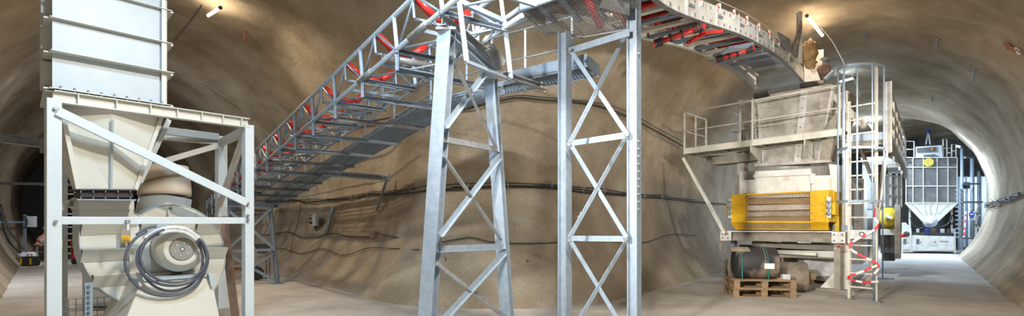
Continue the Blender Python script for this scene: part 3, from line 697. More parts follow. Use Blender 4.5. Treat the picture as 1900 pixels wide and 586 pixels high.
# ================================================================ trestles
GM = M['galv']
def bolt(p, r=.02, parent=None, ax=V((0,-1,0))):
    m = MB(); m.tube(p, p+ax*.03, r, 6); m.build('bolt', M['bolt'], parent)
t1 = thing('conveyor_trestle', V((-.7,7.2,0)), 'wide tapering galvanised trestle with crossed angle braces in the picture centre', 'trestle', 'galvanised conveyor trestles')
dl, dr = 6.55, 7.8
def leg(root, top, bot, d, w, h, axis_, mt=GM):
    """leg through two pixels at distance d, carried down to the floor"""
    a, c = P(top[0],top[1],d), P(bot[0],bot[1],d); k = (a.z)/(a.z-c.z); f = a+(c-a)*k
    m = MB(); m.ibeam(f, a, w, h, .014, up=axis_); m.build('leg', mt, root)
    m = MB(); m.box((f.x,f.y,.012), (.32,.32,.024), .5); m.build('base_plate', mt, root); return f, a
dirT = (V((-.3,7.8,0))-V((-.8,6.55,0))).normalized()
leg(t1, (829,58), (793,586), dl, .18, .14, V((dirT.x,dirT.y,0)))
leg(t1, (911,146), (941,586), dr, .16, .14, V((dirT.x,dirT.y,0)))
def brace(root, p, q, dp, dq, w=.012, h=.06, nm='brace', kind='angle', m_=None):
    m = MB(); a, c = P(p[0],p[1],dp), P(q[0],q[1],dq)
    if kind == 'angle': m.angle(a, c, .05, h, .008)
    else: m.bar(a, c, w, h)
    return m.build(nm, m_ or GM, root)
A, C = dl-.02, dr-.05
for p, q, dp, dq, hh, mm in (((838,100),(922,274),A,C,.06,M['galv_dark']), ((828,234),(914,118),A-.07,C-.07,.07,GM),
        ((826,258),(929,278),A,C,.08,M['galv_dark']), ((824,288),(931,443),A,C,.06,M['galv_dark']), ((818,436),(928,292),A-.07,C-.07,.065,GM),
        ((813,462),(940,457),A,C,.08,GM), ((811,488),(946,594),A,C,.065,M['galv_dark']), ((812,606),(938,468),A-.07,C-.07,.075,GM)):
    brace(t1, p, q, dp, dq, h=hh, m_=mm)
m = MB(); m.ibeam(P(820,38,6.45), P(928,122,7.7), .12, .12, .012); m.build('head_beam', M['galv_dark'], t1)
m = MB(); m.ibeam(P(830,58,6.5), P(918,138,7.65), .12, .12, .012); m.build('head_beam', M['galv'], t1)
m = MB(); m.box(P(829,57,dl), (.24,.2,.03)); m.build('head_plate', M['galv_dark'], t1)
m = MB(); m.bar(P(905,88,7.3), P(930,120,7.5), .12, .12); m.build('bearing_block', M['galv_dark'], t1)
m = MB(); m.bar(P(884,120,7.5), P(886,50,7.5), .06, .06); m.build('stub_post', GM, t1)
t2 = thing('conveyor_trestle', V((1.1,7.3,0)), 'straight sided galvanised trestle with flat crossed braces under the mesh guard box', 'trestle', 'galvanised conveyor trestles')
e1, e2 = 7.7, 7.0
dT = (V((1.6,7,0))-V((.77,7.7,0))).normalized()
leg(t2, (1048,60), (1048,586), e1, .15, .14, V((dT.x,dT.y,0)))
leg(t2, (1176,-6), (1177,586), e2, .13, .14, V((dT.x,dT.y,0)))
f = .06
def zb(p, q, off, m_=GM, h=.062): return brace(t2, p, q, e1-.11-off, e2-.11-off, w=.010, h=h, kind='flat', m_=m_)
zb((1061,93),(1168,60),0,M['galv'],.09); zb((1058,266),(1166,250),.0,GM,.08); zb((1056,442),(1166,443),0,GM,.075)
zb((1058,92),(1164,250),.012); zb((1164,58),(1057,266),.024)
zb((1058,266),(1163,441),.012); zb((1164,250),(1056,442),.024)
zb((1057,444),(1166,625),.012); zb((1164,443),(1057,622),.024)
for x, y in ((1107,165),(1107,352),(1107,538),(1055,268),(1162,251),(1055,445),(1161,444),(1057,92)):
    d = e1+(e2-e1)*(x-1050)/120-.16; bolt(P(x,y,d), .026, t2)
for k in range(11):
    bolt(P(1184,262+14*k*1.0 if k < 10 else 100,e2-.05), .012, t2)
t3 = thing('conveyor_trestle', V((-7.2,14.5,0)), 'short galvanised trestle far left under the low end of the conveyor', 'trestle', 'galvanised conveyor trestles')
d3 = 14.6
m = MB(); m.chan(P(416,380,d3), P(507,382,d3), .1, .11, .01); m.build('head_beam', GM, t3)
leg(t3, (501,382), (514,520), d3, .1, .1, V((1,0,0)), GM)
leg(t3, (424,382), (414,520), d3, .1, .1, V((1,0,0)), GM)
for p, q in (((420,466),(509,463)), ((424,462),(502,388)), ((426,392),(508,460)), ((420,524),(508,470)), ((424,472),(512,522))):
    m = MB(); m.angle(P(p[0],p[1],d3-.06), P(q[0],q[1],d3-.06), .04, .07, .008); m.build('brace', GM, t3)
# thing lying under the far trestle
wb = thing('wheelbarrow', V((-6.9,15.4,0)), 'dark grey wheelbarrow standing behind the short trestle', 'wheelbarrow')
a = P(484,470,15.6)
m = MB(); m.add([P(472,452,15.4),P(500,452,15.4),P(503,452,15.9),P(470,452,15.9),P(477,470,15.5),P(494,470,15.5),P(495,470,15.8),P(478,470,15.8)], [(0,1,5,4),(1,2,6,5),(2,3,7,6),(3,0,4,7),(4,5,6,7)]); m.build('tray', M['darkbox'], wb)
m = MB(); m.pipe([P(470,455,15.5), P(480,476,15.5), P(506,466,15.5)], .02, 6); m.build('handle', M['galv_dark'], wb)
m = MB(); q = P(476,490,15.5); m.lathe((q.x,15.5,.2), (0,1,0), [(-.04,.2),(.04,.2)], 18); m.build('wheel', M['belt'], wb)
for x in (494,500): m = MB(); q = P(x,478,15.7); m.bar(V((q.x,15.7,0)), P(x,470,15.7), .03, .03); m.build('leg', M['galv_dark'], wb)
cr_ = thing('orange_crate', V((-7.6,15.6,0)), 'low orange brown crate on the floor behind the short trestle', 'crate')
q = P(440,495,15.8); m = MB(); m.obox((q.x-.3,15.7,0), V((.7,0,0)), V((0,.4,0)), V((0,0,.35))); m.build('crate_body', M['prop'], cr_, .01)
m = MB(); m.obox((q.x-.33,15.67,.35), V((.76,0,0)), V((0,.46,0)), V((0,0,.03))); m.build('crate_lid', M['wood'], cr_)
# ================================================================ far lattice conveyor seen through the fan frame is the same truss going on
# ================================================================ mesh guard box over the second trestle
gb = thing('guard_box', P(1060,40,7), 'grey belt guard box with wire mesh underside overhead above the straight trestle', 'guard')
z = 4.42
n_ = [P(964,24,7.0), P(1025,-2,6.62), P(1120,-45,6.1), P(1186,-40,6.6)]; f_ = [P(1010,63,7.82), P(1085,70,7.95), P(1168,50,7.62), P(1182,44,7.65)]
n_ = [V((p.x,p.y,z)) for p in n_]; f_ = [V((p.x,p.y,z-.0)) for p in f_]
m = MB()
for k in range(3):
    a, b_, c, d = n_[k], n_[k+1], f_[k+1], f_[k]; N_ = 14; Mx = 26
    for i in range(N_+1): t = i/N_; m.bar(a.lerp(b_,t), d.lerp(c,t), .0045, .0045)
    for i in range(Mx+1): t = i/Mx; m.bar(a.lerp(d,t), b_.lerp(c,t), .0045, .0045)
m.build('mesh_underside', M['galv_dark'], gb)
m = MB()
for p, q in zip(n_, n_[1:]): m.prism([p+UP*.02, q+UP*.02, q+UP*.42, p+UP*.42], V((.01,.02,0)))
m.build('side_panel', M['galv'], gb)
m = MB(); m.prism([n_[0]+UP*.06, f_[0]+UP*.1, f_[0]+UP*.42, n_[0]+UP*.42], V((.02,.01,0))); m.build('end_panel', M['galv_dark'], gb)
m = MB(); m.prism([p+UP*.30 for p in n_]+[p+UP*.30 for p in f_[::-1]], UP*.02); m.build('belt', M['dusty'], gb)
m = MB(); m.pipe([p for p in n_], .02, 6); m.build('edge_tube', M['galv'], gb); m = MB(); m.pipe([n_[0], f_[0], f_[1], f_[2], f_[3]], .02, 6); m.build('edge_tube', M['galv_dark'], gb)
for k in range(4):
    a = n_[0].lerp(n_[2], .15+.27*k); c = f_[0].lerp(f_[3], .12+.27*k); m = MB(); m.bar(a+UP*.16, c+UP*.16, .07, .05); m.build('cross_member', M['galv'], gb)
for k in range(2):
    a = n_[1].lerp(n_[3], .35+.4*k); c = f_[1].lerp(f_[3], .3+.5*k); m = MB(); m.tube(a+UP*.13, c+UP*.13, .06, 14); m.build('idler_roller', M['red'], gb)
m = MB(); m.prism([P(1128,-20,6.4), P(1168,0,6.75), P(1168,28,6.75), P(1112,12,6.4)], V((.0,.02,0))); m.build('deflector_plate', M['galv_dark'], gb)
# ================================================================ discharge conveyor to the hopper
dc2 = thing('discharge_conveyor', V((3.6,9.3,0)), 'white side plated conveyor with red rollers running from the guard box down to the hopper', 'conveyor')
nb = [P(1130,-38,6.1), P(1180,-12,6.95), P(1236,14,7.57), P(1290,33,8.35), P(1339,51,9.3), P(1375,64,10.1), P(1407,80,10.95), P(1434,96,11.8), P(1460,117,12.7), P(1491,150,13.9)]
zz = [p.z for p in nb]
nb = [V((p.x,p.y,z)) for p, z in zip(nb, [4.62,4.72,4.78,4.87,4.97,5.10,5.20,5.26,5.28,5.26])]
nb = [P(px_, 410-(z_-EYE)/p.y*1000, p.y) for p, z_, px_ in zip(nb, [4.62,4.80,4.72+.0,4.83,5.03,5.19,5.31,5.4,5.42,5.30], (1130,1180,1236,1290,1339,1375,1407,1434,1460,1491))]
nb = spline(nb, 3); Dc = V((.64,.76,0)).normalized(); Wc = V((-Dc.y, Dc.x, 0)); BW = 1.16
def nbp(t):
    t = max(0, min(.9999, t))*(len(nb)-1); i = int(t); return nb[i].lerp(nb[i+1], t-i)
L_ = sum(((b_-a).length for a, b_ in zip(nb, nb[1:])))
# side plates with slots; flange below
for sd, nm in ((0,'side_plate'),(1,'side_plate')):
    m = MB()
    for a, c in zip(nb, nb[1:]):
        o_ = Wc*BW*sd; m.prism([a+o_, c+o_, c+o_+UP*.34, a+o_+UP*.34], Wc*.01)
    m.build(nm, M['white'], dc2)
    m = MB()
    for a, c in zip(nb, nb[1:]):
        o_ = Wc*(BW*sd+(.035 if sd == 0 else -.035)); m.bar(a+o_, c+o_, .09, .012); m.bar(a+o_+UP*.34, c+o_+UP*.34, .07, .012)
    m.build('side_flange', M['galv_dark'] if sd == 0 else M['white'], dc2)
for k in range(26):
    t = .14+.82*k/26; p = nbp(t); d = (nbp(t+.004)-p).normalized()
    for hh in (.06,.27): m = MB(); m.bar(p-Wc*.006+UP*hh, p-Wc*.006+UP*hh+d*.02, .01, .05); m.build('slot', M['darkbox'], dc2)
for k in range(6):
    p = nbp(.30+.12*k); d = (nbp(.304+.12*k)-p).normalized(); m = MB(); m.bar(p-Wc*.015+UP*.17, p-Wc*.015+UP*.17+d*.26, .03, .045); m.build('splice_plate', M['galv_dark'], dc2)
    m = MB(); m.bar(p-Wc*.01, p-Wc*.01+UP*.36, .012, .05, up=d); m.build('side_stiffener', M['white'], dc2)
for k in range(15):
    t = .13+.83*k/15; p = nbp(t)
    m = MB(); m.chan(p+Wc*.02+UP*.05, p+Wc*(BW-.02)+UP*.05, .10, .05, .008); m.build('cross_member', M['galv'] if k%2 else M['rail'], dc2)
for k in range(11):
    t = .12+.86*k/11; p = nbp(t)+UP*.25
    m = MB(); m.tube(p+Wc*.06, p+Wc*(BW-.2), .055, 14); m.build('carry_roller', M['red'], dc2)
    for sd in (0,1):
        q = nbp(t)+Wc*BW*sd+UP*.23; e = Wc*(.25 if sd == 0 else -.25)
        m = MB(); m.tube(q+UP*.13, q+e-UP*.02, .055, 12); m.build('wing_roller', M['red'], dc2)
        m = MB(); m.angle(q, q+UP*.17, .05, .04); m.build('wing_bracket', M['rail'], dc2)
# belt itself
m = MB()
for a, c in zip(nb, nb[1:]):
    m.prism([a+Wc*.12+UP*.315, c+Wc*.12+UP*.315, c+Wc*(BW-.12)+UP*.315, a+Wc*(BW-.12)+UP*.315], UP*.015)
m.build('belt', M['dusty'], dc2)
# return rollers with rubber rings, skewed under the frame
for p, q in ((P(1213,82,8.6),P(1308,48,8.5)), (P(1329,111,10.7),P(1400,89,10.6))):
    m = MB(); m.tube(p, q, .042, 14); r = m.build('return_roller', M['red'], dc2)
    for k in (.04,.09,.14,.33,.55,.80,.86,.92):
        e = p.lerp(q, k); d = (q-p).normalized(); m = MB(); m.tube(e-d*.015, e+d*.015, .068, 14); m.build('rubber_ring', M['belt'], r)
for p, q in ((P(1275,80,9),P(1310,60,8.7)), (P(1300,62,8.9),P(1340,58,9.2))):
    m = MB(); m.bar(p, q, .05, .05); m.build('scraper_arm', M['red'], dc2)
m = MB(); m.prism([P(1336,101,10.4),P(1352,88,10.2),P(1398,80,10.6),P(1400,90,10.7),P(1372,92,10.6)], UP*.02); m.build('deflector_plate', M['galv'], dc2)
# wire mesh guard under the last third
m = MB(); T0 = .70; n = 44
for k in range(n+1):
    t = T0+(.985-T0)*k/n; p = nbp(t)-UP*.09; m.bar(p+Wc*.0, p+Wc*BW, .006, .006)
for j in range(22):
    m.pipe([nbp(T0+(.985-T0)*k/10)-UP*.09+Wc*BW*j/21 for k in range(11)], .003, 4)
m.build('mesh_guard', M['galv'], dc2)
m = MB(); m.pipe([nbp(T0)+Wc*BW-UP*.0, nbp(T0)+Wc*BW-UP*.09, nbp(T0)-UP*.09, nbp(T0)], .012, 6); m.build('guard_rim', M['galv_dark'], dc2)
# thin pull wire along the top
pw = MB(); pw.pipe([nbp(t/14)+UP*(.43)-Wc*.02 for t in range(2,15)], .006, 5); pw.build('pull_wire', M['rail'], dc2)
# post, plank and steel at the head of the conveyor
m = MB(); m.chan(P(1483,118,13.2), P(1483,22,13.2), .10, .09, .01); m.build('head_post', M['dirty'], dc2)
m = MB(); m.bar(P(1469,95,12.6), P(1487,42,13.1), .03, .10); m.build('head_brace', M['frame'], dc2)
m = MB(); m.prism([P(1442,58,11.9),P(1466,72,12.3),P(1470,100,12.6),P(1448,78,12.0)], Wc*.02); m.build('spill_plate', M['galv_dark'], dc2)
m = MB(); m.obox(P(1492,152,14.0), V((.38,-.22,0)), V((.16,.3,0)), V((0,0,.78))); m.build('head_column', M['white'], dc2)
for q_ in ([P(1398,180,14.75),P(1424,172,14.5),P(1428,178,14.6),P(1400,186,14.9)], [P(1484,160,13.9),P(1516,158,13.9),P(1521,162,14.2),P(1486,168,14.3)]):
    m = MB(); m.prism(q_, UP*.08); m.build('rubber_skirt', M['belt'], dc2)
sk = MB(); c = P(1501,96,13.3); sk.ball(c, .21, 20, 16, (.95,.85,1.3), .35); c2 = P(1503,116,13.3); sk.ball(c2, .13, 14, 10, (1.1,.85,1.2), .35)
o = sk.build('wrapped_sack', M['sack']); tag(o, 'lumpy brown wrapped sack tied at the head of the discharge conveyor', 'sack')
hb = thing('hoist_block', P(1529,126,13.6), 'round rusty brown hoist block hanging beside the wrapped sack', 'hoist')
m = MB(); c = P(1528,128,13.6); m.lathe(c-V((0,.06,0)), (0.2,1,0), [(0,.10),(.02,.15),(.10,.15),(.12,.10)], 20); m.build('sheave', M['rust'], hb)
m = MB(); m.prism([c+V((-.13,0,.02)), c+V((.13,0,.02)), c+V((.03,0,-.26)), c+V((-.03,0,-.26))], V((0,.08,0))); m.build('hook_plate', M['rust'], hb)
m = MB(); m.bar(c+UP*.13, c+UP*.30, .05, .05); m.bar(P(1523,110,13.6), P(1534,108,13.6), .07, .05); m.build('shackle', M['galv'], hb)
for k in range(5): m = MB(); m.ball(P(1532+3*k,146-k*3,13.5), .06, 8, 6, (1,1,.7), .5); m.build('hose_fitting', M['galv'], hb)
# ================================================================ crusher with hopper
MP = Plane((6.32,15.6), (8.17,13.4)); NM = MP.n3; UM = MP.u3
if UM.x < 0: UM = -UM
def mp(px, py, o=0): return MP.on(px, py, o)
cr = thing('crusher', mp(1450,500,.8).xy.to_3d(), 'large worn white crusher with tapering hopper above a yellow mesh guard', 'machine')
def slab(name, pts, o, th, m_, parent=cr, bev=0):
    b = MB(); b.prism([mp(x,y,o) for x, y in pts], NM*th); return b.build(name, M[m_], parent, bev)
# hopper: front, right side, lower neck
tl, tr, bl, br = mp(1372,187,-.05), mp(1541,160,-.05), mp(1391,302,.28), mp(1516,302,.28)
tl.z = tr.z = (tl.z+tr.z)/2
b = MB(); dp = NM*2.3; b.hexa([bl, br, br+dp*.6, bl+dp*.6, tl, tr, tr+dp, tl+dp]); b.build('hopper_shell', M['dirty'], cr)
b = MB(); b.bar(tl-NM*.02, tr-NM*.02, .06, .07); b.build('hopper_rim', M['dirty'], cr)
b = MB(); b.bar(tr, tr+dp, .06, .07); b.build('hopper_rim', M['dirty'], cr)
for f_ in (.19, .74):
    for z0, z1 in ((.02,.98),):
        a = bl.lerp(br, f_); c = tl.lerp(tr, f_+.01); b = MB(); b.chan(a-NM*.04, c-NM*.04+UP*.02, .17, .06, .012, up=NM); b.build('hopper_stiffener', M['white'], cr)
        for k in range(7): q = a.lerp(c, .1+.13*k)-NM*.07; b = MB(); b.tube(q, q-NM*.02, .018, 6); b.build('bolt', M['bolt'], cr)
for k in (0,1):
    a, c = br+dp*(.05+.25*k)*.6, tr+dp*(.06+.3*k); b = MB(); b.chan(a+UM*.03, c+UM*.03, .16, .07, .012, up=UM); b.build('hopper_stiffener', M['white'], cr)
b = MB(); b.prism([mp(1528,236,-.25), mp(1556,205,-.3), mp(1556,228,-.25), mp(1540,296,.1), mp(1520,300,.1)], NM*.4); b.build('side_chute_plate', M['frame'], cr)
# upper body block
slab('body_block', [(1376,318),(1548,306),(1556,360),(1556,440),(1364,440),(1364,330)], .12, 1.1, 'frame')
slab('front_panel', [(1400,318),(1503,312),(1503,357),(1400,359)], -.10, .2, 'white', bev=.01)
slab('front_panel_lip', [(1398,324),(1505,319),(1505,324),(1398,329)], -.16, .08, 'white')
slab('front_panel_lip', [(1400,303),(1540,296),(1540,301),(1400,309)], -.02, .12, 'dirty')
slab('side_panel', [(1372,318),(1378,317),(1378,360),(1372,360)], -.10, .25, 'white')
slab('corner_box', [(1377,334),(1400,333),(1400,358),(1377,359)], -.06, .2, 'white', bev=.01)
slab('corner_box', [(1505,326),(1540,325),(1551,322),(1556,356),(1505,357)], -.08, .3, 'white', bev=.01)
slab('corner_box', [(1503,322),(1511,322),(1511,340),(1503,340)], -.13, .1, 'white')
slab('side_panel', [(1538,304),(1556,306),(1556,355),(1545,355),(1540,322)], -.1, .3, 'white')
for a, c, d in (((1378,334),(1400,334),17),((1504,325),(1539,325),21)):
    p = mp(a[0],a[1],-.02); q = mp(c[0],c[1],-.02); b = MB(); b.mesh_panel(p, q-p, UP*.0135*d, .045, .006); b.build('mesh_window', M['galv_dark'], cr)
# yellow guard
def yslab(pts, o, th, bev=.006): return slab('yellow_cover', pts, o, th, 'yellow', bev=bev)
yslab([(1356,361),(1382,360),(1382,412),(1356,412)], -.55, .6)
yslab([(1503,354),(1536,352),(1536,412),(1503,412)], -.55, .6)
yslab([(1382,360),(1503,354),(1503,356.5),(1382,362.5)], -.55, .6)
yslab([(1382,410),(1503,410),(1503,413),(1382,413)], -.57, .03)
b = MB(); p = [mp(1356,412,-.55), mp(1536,412,-.55), mp(1536,427,-.38), mp(1365,426,-.38)]; b.prism(p, NM*.02); b.build('yellow_cover', M['yellow'], cr)
b = MB(); p = [mp(1382,414,-.57), mp(1503,414,-.57), mp(1503,424,-.44), mp(1382,423,-.44)]; a_, b2, c_, d_ = p
for k in range(50): b.bar(a_.lerp(b2,k/49), d_.lerp(c_,k/49), .008, .008)
for k in range(5): b.bar(a_.lerp(d_,k/4), b2.lerp(c_,k/4), .008, .008)
b.build('bevel_mesh', M['frame'], cr)
b = MB(); b.prism([mp(1536,352,-.55), mp(1536,412,-.55), mp(1536,427,-.38), mp(1536,427,.1), mp(1536,352,.1)], UM*.02); b.build('yellow_cover', M['yellow'], cr)
b = MB(); b.prism([mp(1541,352,-.2), mp(1548,356,-.2), mp(1548,412,-.2), mp(1541,412,-.2)], NM*.5); b.build('yellow_cover', M['yellow'], cr)
b = MB(); p = mp(1383,363,-.53); q = mp(1503,357,-.53); b.mesh_panel(p, q-p, mp(1383,410,-.53)-p, .045, .007); b.build('front_mesh', M['tan'], cr)
for y0, y1, mm in ((359,367,'white'),(371,379,'tan'),(381,390,'white'),(394,402,'dirty'),(404,411,'tan')):
    slab('inner_bar', [(1384,y0),(1502,y0-1.5),(1502,y1-1.5),(1384,y1)], -.40, .10, mm)
slab('inner_panel', [(1382,362),(1503,356),(1503,412),(1382,412)], -.2, .05, 'frame')
for x0, x1, s_ in ((1351,1356,0),(1534,1541,1)):
    slab('clamp_plate', [(x0,370-5*s_),(x1,370-5*s_),(x1,404),(x0,404)], -.60, .05, 'white')
    b = MB(); q = mp((x0+x1)/2,372,-.64); e = mp((x0+x1)/2,400,-.64); b.tube(q, e, .018, 8); b.build('clamp_rod', M['galv'], cr)
    for y in (374,385,396): b = MB(); q = mp((x0+x1)/2,y,-.64); b.tube(q+UM*-.05, q+UM*.05, .03, 6); b.build('clamp_nut', M['galv'], cr)
    slab('clamp_guard', [(x1+1-9*(1-s_),376),(x1+9-12*(1-s_),376),(x1+9-12*(1-s_),398),(x1+1-9*(1-s_),398)], -.45, .2, 'yellow')
for y in (366,380,395,408):
    for x in (1359,1380,1506,1532): b = MB(); q = mp(x,y,-.56); b.tube(q, q-NM*.012, .013, 6); b.build('bolt', M['bolt'], cr)
slab('side_column', [(1549,312),(1557,318),(1557,430),(1549,430)], -.02, .5, 'yellow_dark')
# base frame
b = MB(); b.chan(mp(1345,437,-.35), mp(1545,440,-.35), .12, .26, .02, up=UP); b.build('base_beam', M['frame'], cr)
slab('base_beam_flange', [(1338,428),(1545,429),(1545,431),(1338,430)], -.5, .35, 'white')
for x0, x1, y0, y1 in ((1336,1356,429,446),(1543,1568,430,451)):
    slab('end_plate', [(x0,y0),(x1,y0),(x1,y1),(x0,y1)], -.55, .04, 'white')
    for x in (x0+5, x1-5):
        for y in (y0+5, y1-5): b = MB(); q = mp(x,y,-.56); b.tube(q, q-NM*.03, .022, 6); b.build('bolt', M['bolt'], cr)
slab('side_beam', [(1338,430),(1352,430),(1352,446),(1338,446)], -.45, 2.0, 'frame')
slab('side_beam', [(1548,430),(1566,430),(1566,451),(1548,451)], -.45, 1.6, 'frame')
slab('under_beam', [(1395,447),(1556,455),(1556,466),(1395,457)], .3, .2, 'frame')
slab('under_beam', [(1438,464),(1556,466),(1556,478),(1438,474)], .05, .15, 'white')
slab('under_beam', [(1438,474),(1556,478),(1556,480),(1438,477)], -.05, .25, 'frame')
for x0, x1, yb in ((1556,1568,534),(1362,1368,498)):
    a = mp(x0,460,-.3 if x0 > 1500 else .4); c = mp(x1,460,-.3 if x0 > 1500 else .4); w_ = (c-a).length
    b = MB(); b.chan(V((a.x,a.y,0)), V((a.x,a.y,1.45)), w_, .2, .02, up=NM); b.build('support_leg', M['frame'] if x0 > 1500 else M['galv'], cr)
a = mp(1556,500,-.25)
b = MB(); b.prism([V((a.x,a.y,.04)), V((a.x,a.y,.55))-UM*0, V((a.x,a.y,.04))-UM*.42], NM*.03); b.build('gusset_plate', M['white'], cr)
b = MB(); b.box((a.x+.05,a.y+.1,.02), (.95,.75,.04), math.atan2(UM.y,UM.x)); b.build('foot_plate', M['frame'], cr)
b = MB(); g = mp(1372,500,2.4); b.obox(V((g.x,g.y,0.02)), UM*2.6, NM*.1, UP*.9); b.build('rear_skirt', M['darkbox'], cr)
for x in (1400,1450,1505): 
    b = MB(); g = mp(x,470,1.6); b.obox(V((g.x,g.y,.3)), UM*.3, NM*.4, UP*.9); b.build('underside_housing', M['frame'], cr)
b = MB(); b.tube(mp(1440,468,-.15), mp(1515,472,-.15), .045, 12); b.build('roller_tube', M['rail'], cr)
slab('rear_arm', [(1310,288),(1383,290),(1383,304),(1310,300)], .9, .2, 'frame')
slab('rear_column', [(1368,240),(1381,240),(1381,350),(1368,350)], .3, .25, 'dirty')
# diagonal strut carrying the platform corner
b = MB(); b.chan(P(1345,433,14.9), P(1268,293,15.6), .11, .08, .01); b.build('diagonal_strut', M['rail'], cr)
# ================================================================ access platform
ap = thing('access_platform', P(1400,270,14).xy.to_3d(), 'narrow off-white access platform with handrails across the front of the hopper', 'platform')
PL = [V((P(1270,0,15.6).x,15.6,3.74)), V((P(1562,0,12.9).x,12.9,3.86))]
PD = (PL[1]-PL[0]).normalized(); PN = V((-PD.y, PD.x, 0)); PN = PN if PN.y > 0 else -PN; PW = .75; Lp = (PL[1]-PL[0]).length
def pp(u, w=0, z=0): return PL[0]+PD*u+PN*w+UP*z
b = MB(); b.chan(pp(0,0,-.02), pp(Lp,0,-.02), .05, .17, .01); b.build('front_beam', M['rail'], ap)
b = MB(); b.chan(pp(0,PW,-.02), pp(Lp,PW,-.02), .05, .17, .01); b.build('rear_beam', M['rail'], ap)
b = MB(); b.chan(pp(0,0,-.02), pp(0,1.5,-.02), .05, .17, .01); b.build('end_beam', M['rail'], ap)
b = MB(); b.obox(pp(.03,.03,.02), PD*3.1, PN*(PW-.06), UP*.02); b.build('deck_plate', M['darkbox'], ap)
b = MB()
for k in range(44): b.bar(pp(3.2+.045*k if 3.2+.045*k < Lp else Lp,.02,.02), pp(min(Lp,3.2+.045*k),PW-.02,.02), .008, .05)
b.build('deck_grating', M['galv'], ap)
for u in (1.0, 2.05, 3.1):
    b = MB(); b.chan(pp(u,0,-.06), pp(u,PW,-.06), .06, .08, .008); b.build('deck_joist', M['rail'], ap)
for u in (1.85, 3.15):
    b = MB(); b.prism([pp(u,-.03,.02), pp(u,-.03,-.25), pp(u,PW,-.48), pp(u,PW,.02)], PD*.02); b.build('gusset_bracket', M['rail'], ap)
for h, r in ((1.1,.024),(.56,.018)):
    b = MB(); b.pipe([pp(0,1.5,h), pp(0,0,h), pp(Lp,0,h)], r, 8); b.build('handrail', M['rail'], ap)
    b = MB(); b.pipe([pp(1.05,1.4,h-.05), pp(1.05,.78,h-.05), pp(Lp,.78,h-.05)], r, 8); b.build('handrail', M['rail'], ap)
for u, w in ((0,0),(1.9,0),(Lp-.05,0),(0,.75),(0,1.5),(1.3,.78),(Lp-.05,.78)):
    b = MB(); b.bar(pp(u,w,-.1), pp(u,w,1.1), .05, .014, up=PN); b.build('rail_post', M['rail'], ap)
b = MB(); b.obox(pp(.5,.8,-.40), PD*1.3, PN*.5, UP*.22); b.build('cable_duct', M['frame'], ap)
# ================================================================ caged ladder
LD = V((P(1632,0,11.25).x-P(1573,0,11.75).x, 11.25-11.75, 0)); LA = V((P(1573,0,11.75).x,11.75,0)); LW = LD.length; LU = LD.normalized(); LN = V((LU.y,-LU.x,0)); LN = LN if LN.y < 0 else -LN
ld = thing('caged_ladder', LA, 'tall white caged access ladder standing on the floor right of the crusher', 'ladder')
def lp(u, w=0, z=0): return LA+LU*u+LN*w+UP*z
for u, zt in ((.03,4.3),(LW-.06,4.95)):
    b = MB(); b.bar(lp(u,0,.02), lp(u,0,zt), .05, .045, up=LN); b.build('rail', M['rail'], ld); b = MB(); b.box(lp(u,0,.012), (.2,.16,.024), math.atan2(LU.y,LU.x)); b.build('foot_plate', M['galv_dark'], ld)
b = MB(); b.tube(lp(LW*.86,.05,.02), lp(LW*.86,.05,2.5), .025, 8); b.build('rail', M['galv'], ld)
for k in range(14):
    b = MB(); b.bar(lp(.03,0,.28+.3*k), lp(LW*.86,0,.28+.3*k), .035, .03); b.build('rung', M['rail'], ld)
def hoop(z, rx, ry, u0=.5, full=False):
    return [lp(LW*u0+rx*math.cos(a), .03+ry*math.sin(a), z) for a in [math.pi*i/16 for i in range(17)]]
zs = [1.7+(410-y)/1000*11.3 for y in (374,277,127)]
for z in zs:
    b = MB()
    hp = hoop(z, LW*.5+.10, .70); 
    for a, c in zip(hp, hp[1:]): b.bar(a, c, .012, .05)
    b.build('cage_hoop', M['galv'], ld)
hp0, hp1 = hoop(zs[0]-.03, LW*.5+.09, .69), hoop(zs[2]+.03, LW*.5+.09, .69)
for i in (0,3,6,9,12,16):
    b = MB(); b.bar(hp0[i], hp1[i], .03, .012); b.build('cage_bar', M['galv'], ld)
b = MB(); b.bar(lp(.35,-.1,.3), lp(LW*.9,-.5,3.2), .05, .08); b.build('back_brace', M['dirty'], ld)
b = MB(); b.bar(lp(-.12,0,1.55), lp(.1,0,1.55), .03, .12); b.build('ladder_clamp', M['galv'], ld)
# information plate on the ladder
b = MB(); q = lp(.06,.04,1.32); b.obox(q, LU*.50, LN*.01, UP*.19); pl_ = b.build('wall_plate', M['plastic'], ld)
b = MB(); q = lp(.30,.055,1.42); b.lathe(q, LN, [(0,.055),(.004,.055)], 20); b.lathe(q+LN*.004, LN, [(0,.03),(.003,.03)], 16, mi=1); b.build('plate_symbol', [M['darkbox'], M['signwhite']], pl_)
# tape: red and white chequered barrier ribbon wound round the ladder
def tape(name, pts, lab, w=.045):
    t = thing(name, pts[0], lab, 'tape', 'red and white barrier tape')
    pts = spline(pts, 8); R_ = MB(); acc = 0
    for a, c in zip(pts, pts[1:]):
        acc += (c-a).length; R_.bar(a, c+(c-a)*.05, .004, w, mi=int(acc/.16)%2)
    R_.build('ribbon', [M['tape_white'], M['tape_red']], t); return t
tape('barrier_tape', [P(1627,375,11.1),P(1622,400,11.1),P(1627,422,11.1),P(1576,457,11.45),P(1628,490,11.1),P(1622,508,11.1)], 'twisted red and white barrier tape wound down the ladder from its lower hoop')
tape('barrier_tape', [P(1628,492,11.05),P(1578,512,11.4),P(1572,516,11.6),P(1600,523,11.4),P(1630,522,11.1)], 'red and white barrier tape looped low around the bottom rungs of the ladder')
tape('barrier_tape', [P(1576,452,11.5),P(1560,456,12.2),P(1548,462,12.5)], 'short loose end of barrier tape tied to the beam end plate beside the ladder', .04)
tape('barrier_tape', [P(1337,433,14.6),P(1336,450,14.5),P(1336,467,14.5)], 'ragged barrier tape strip hanging from the left beam end below the diagonal strut', .035)
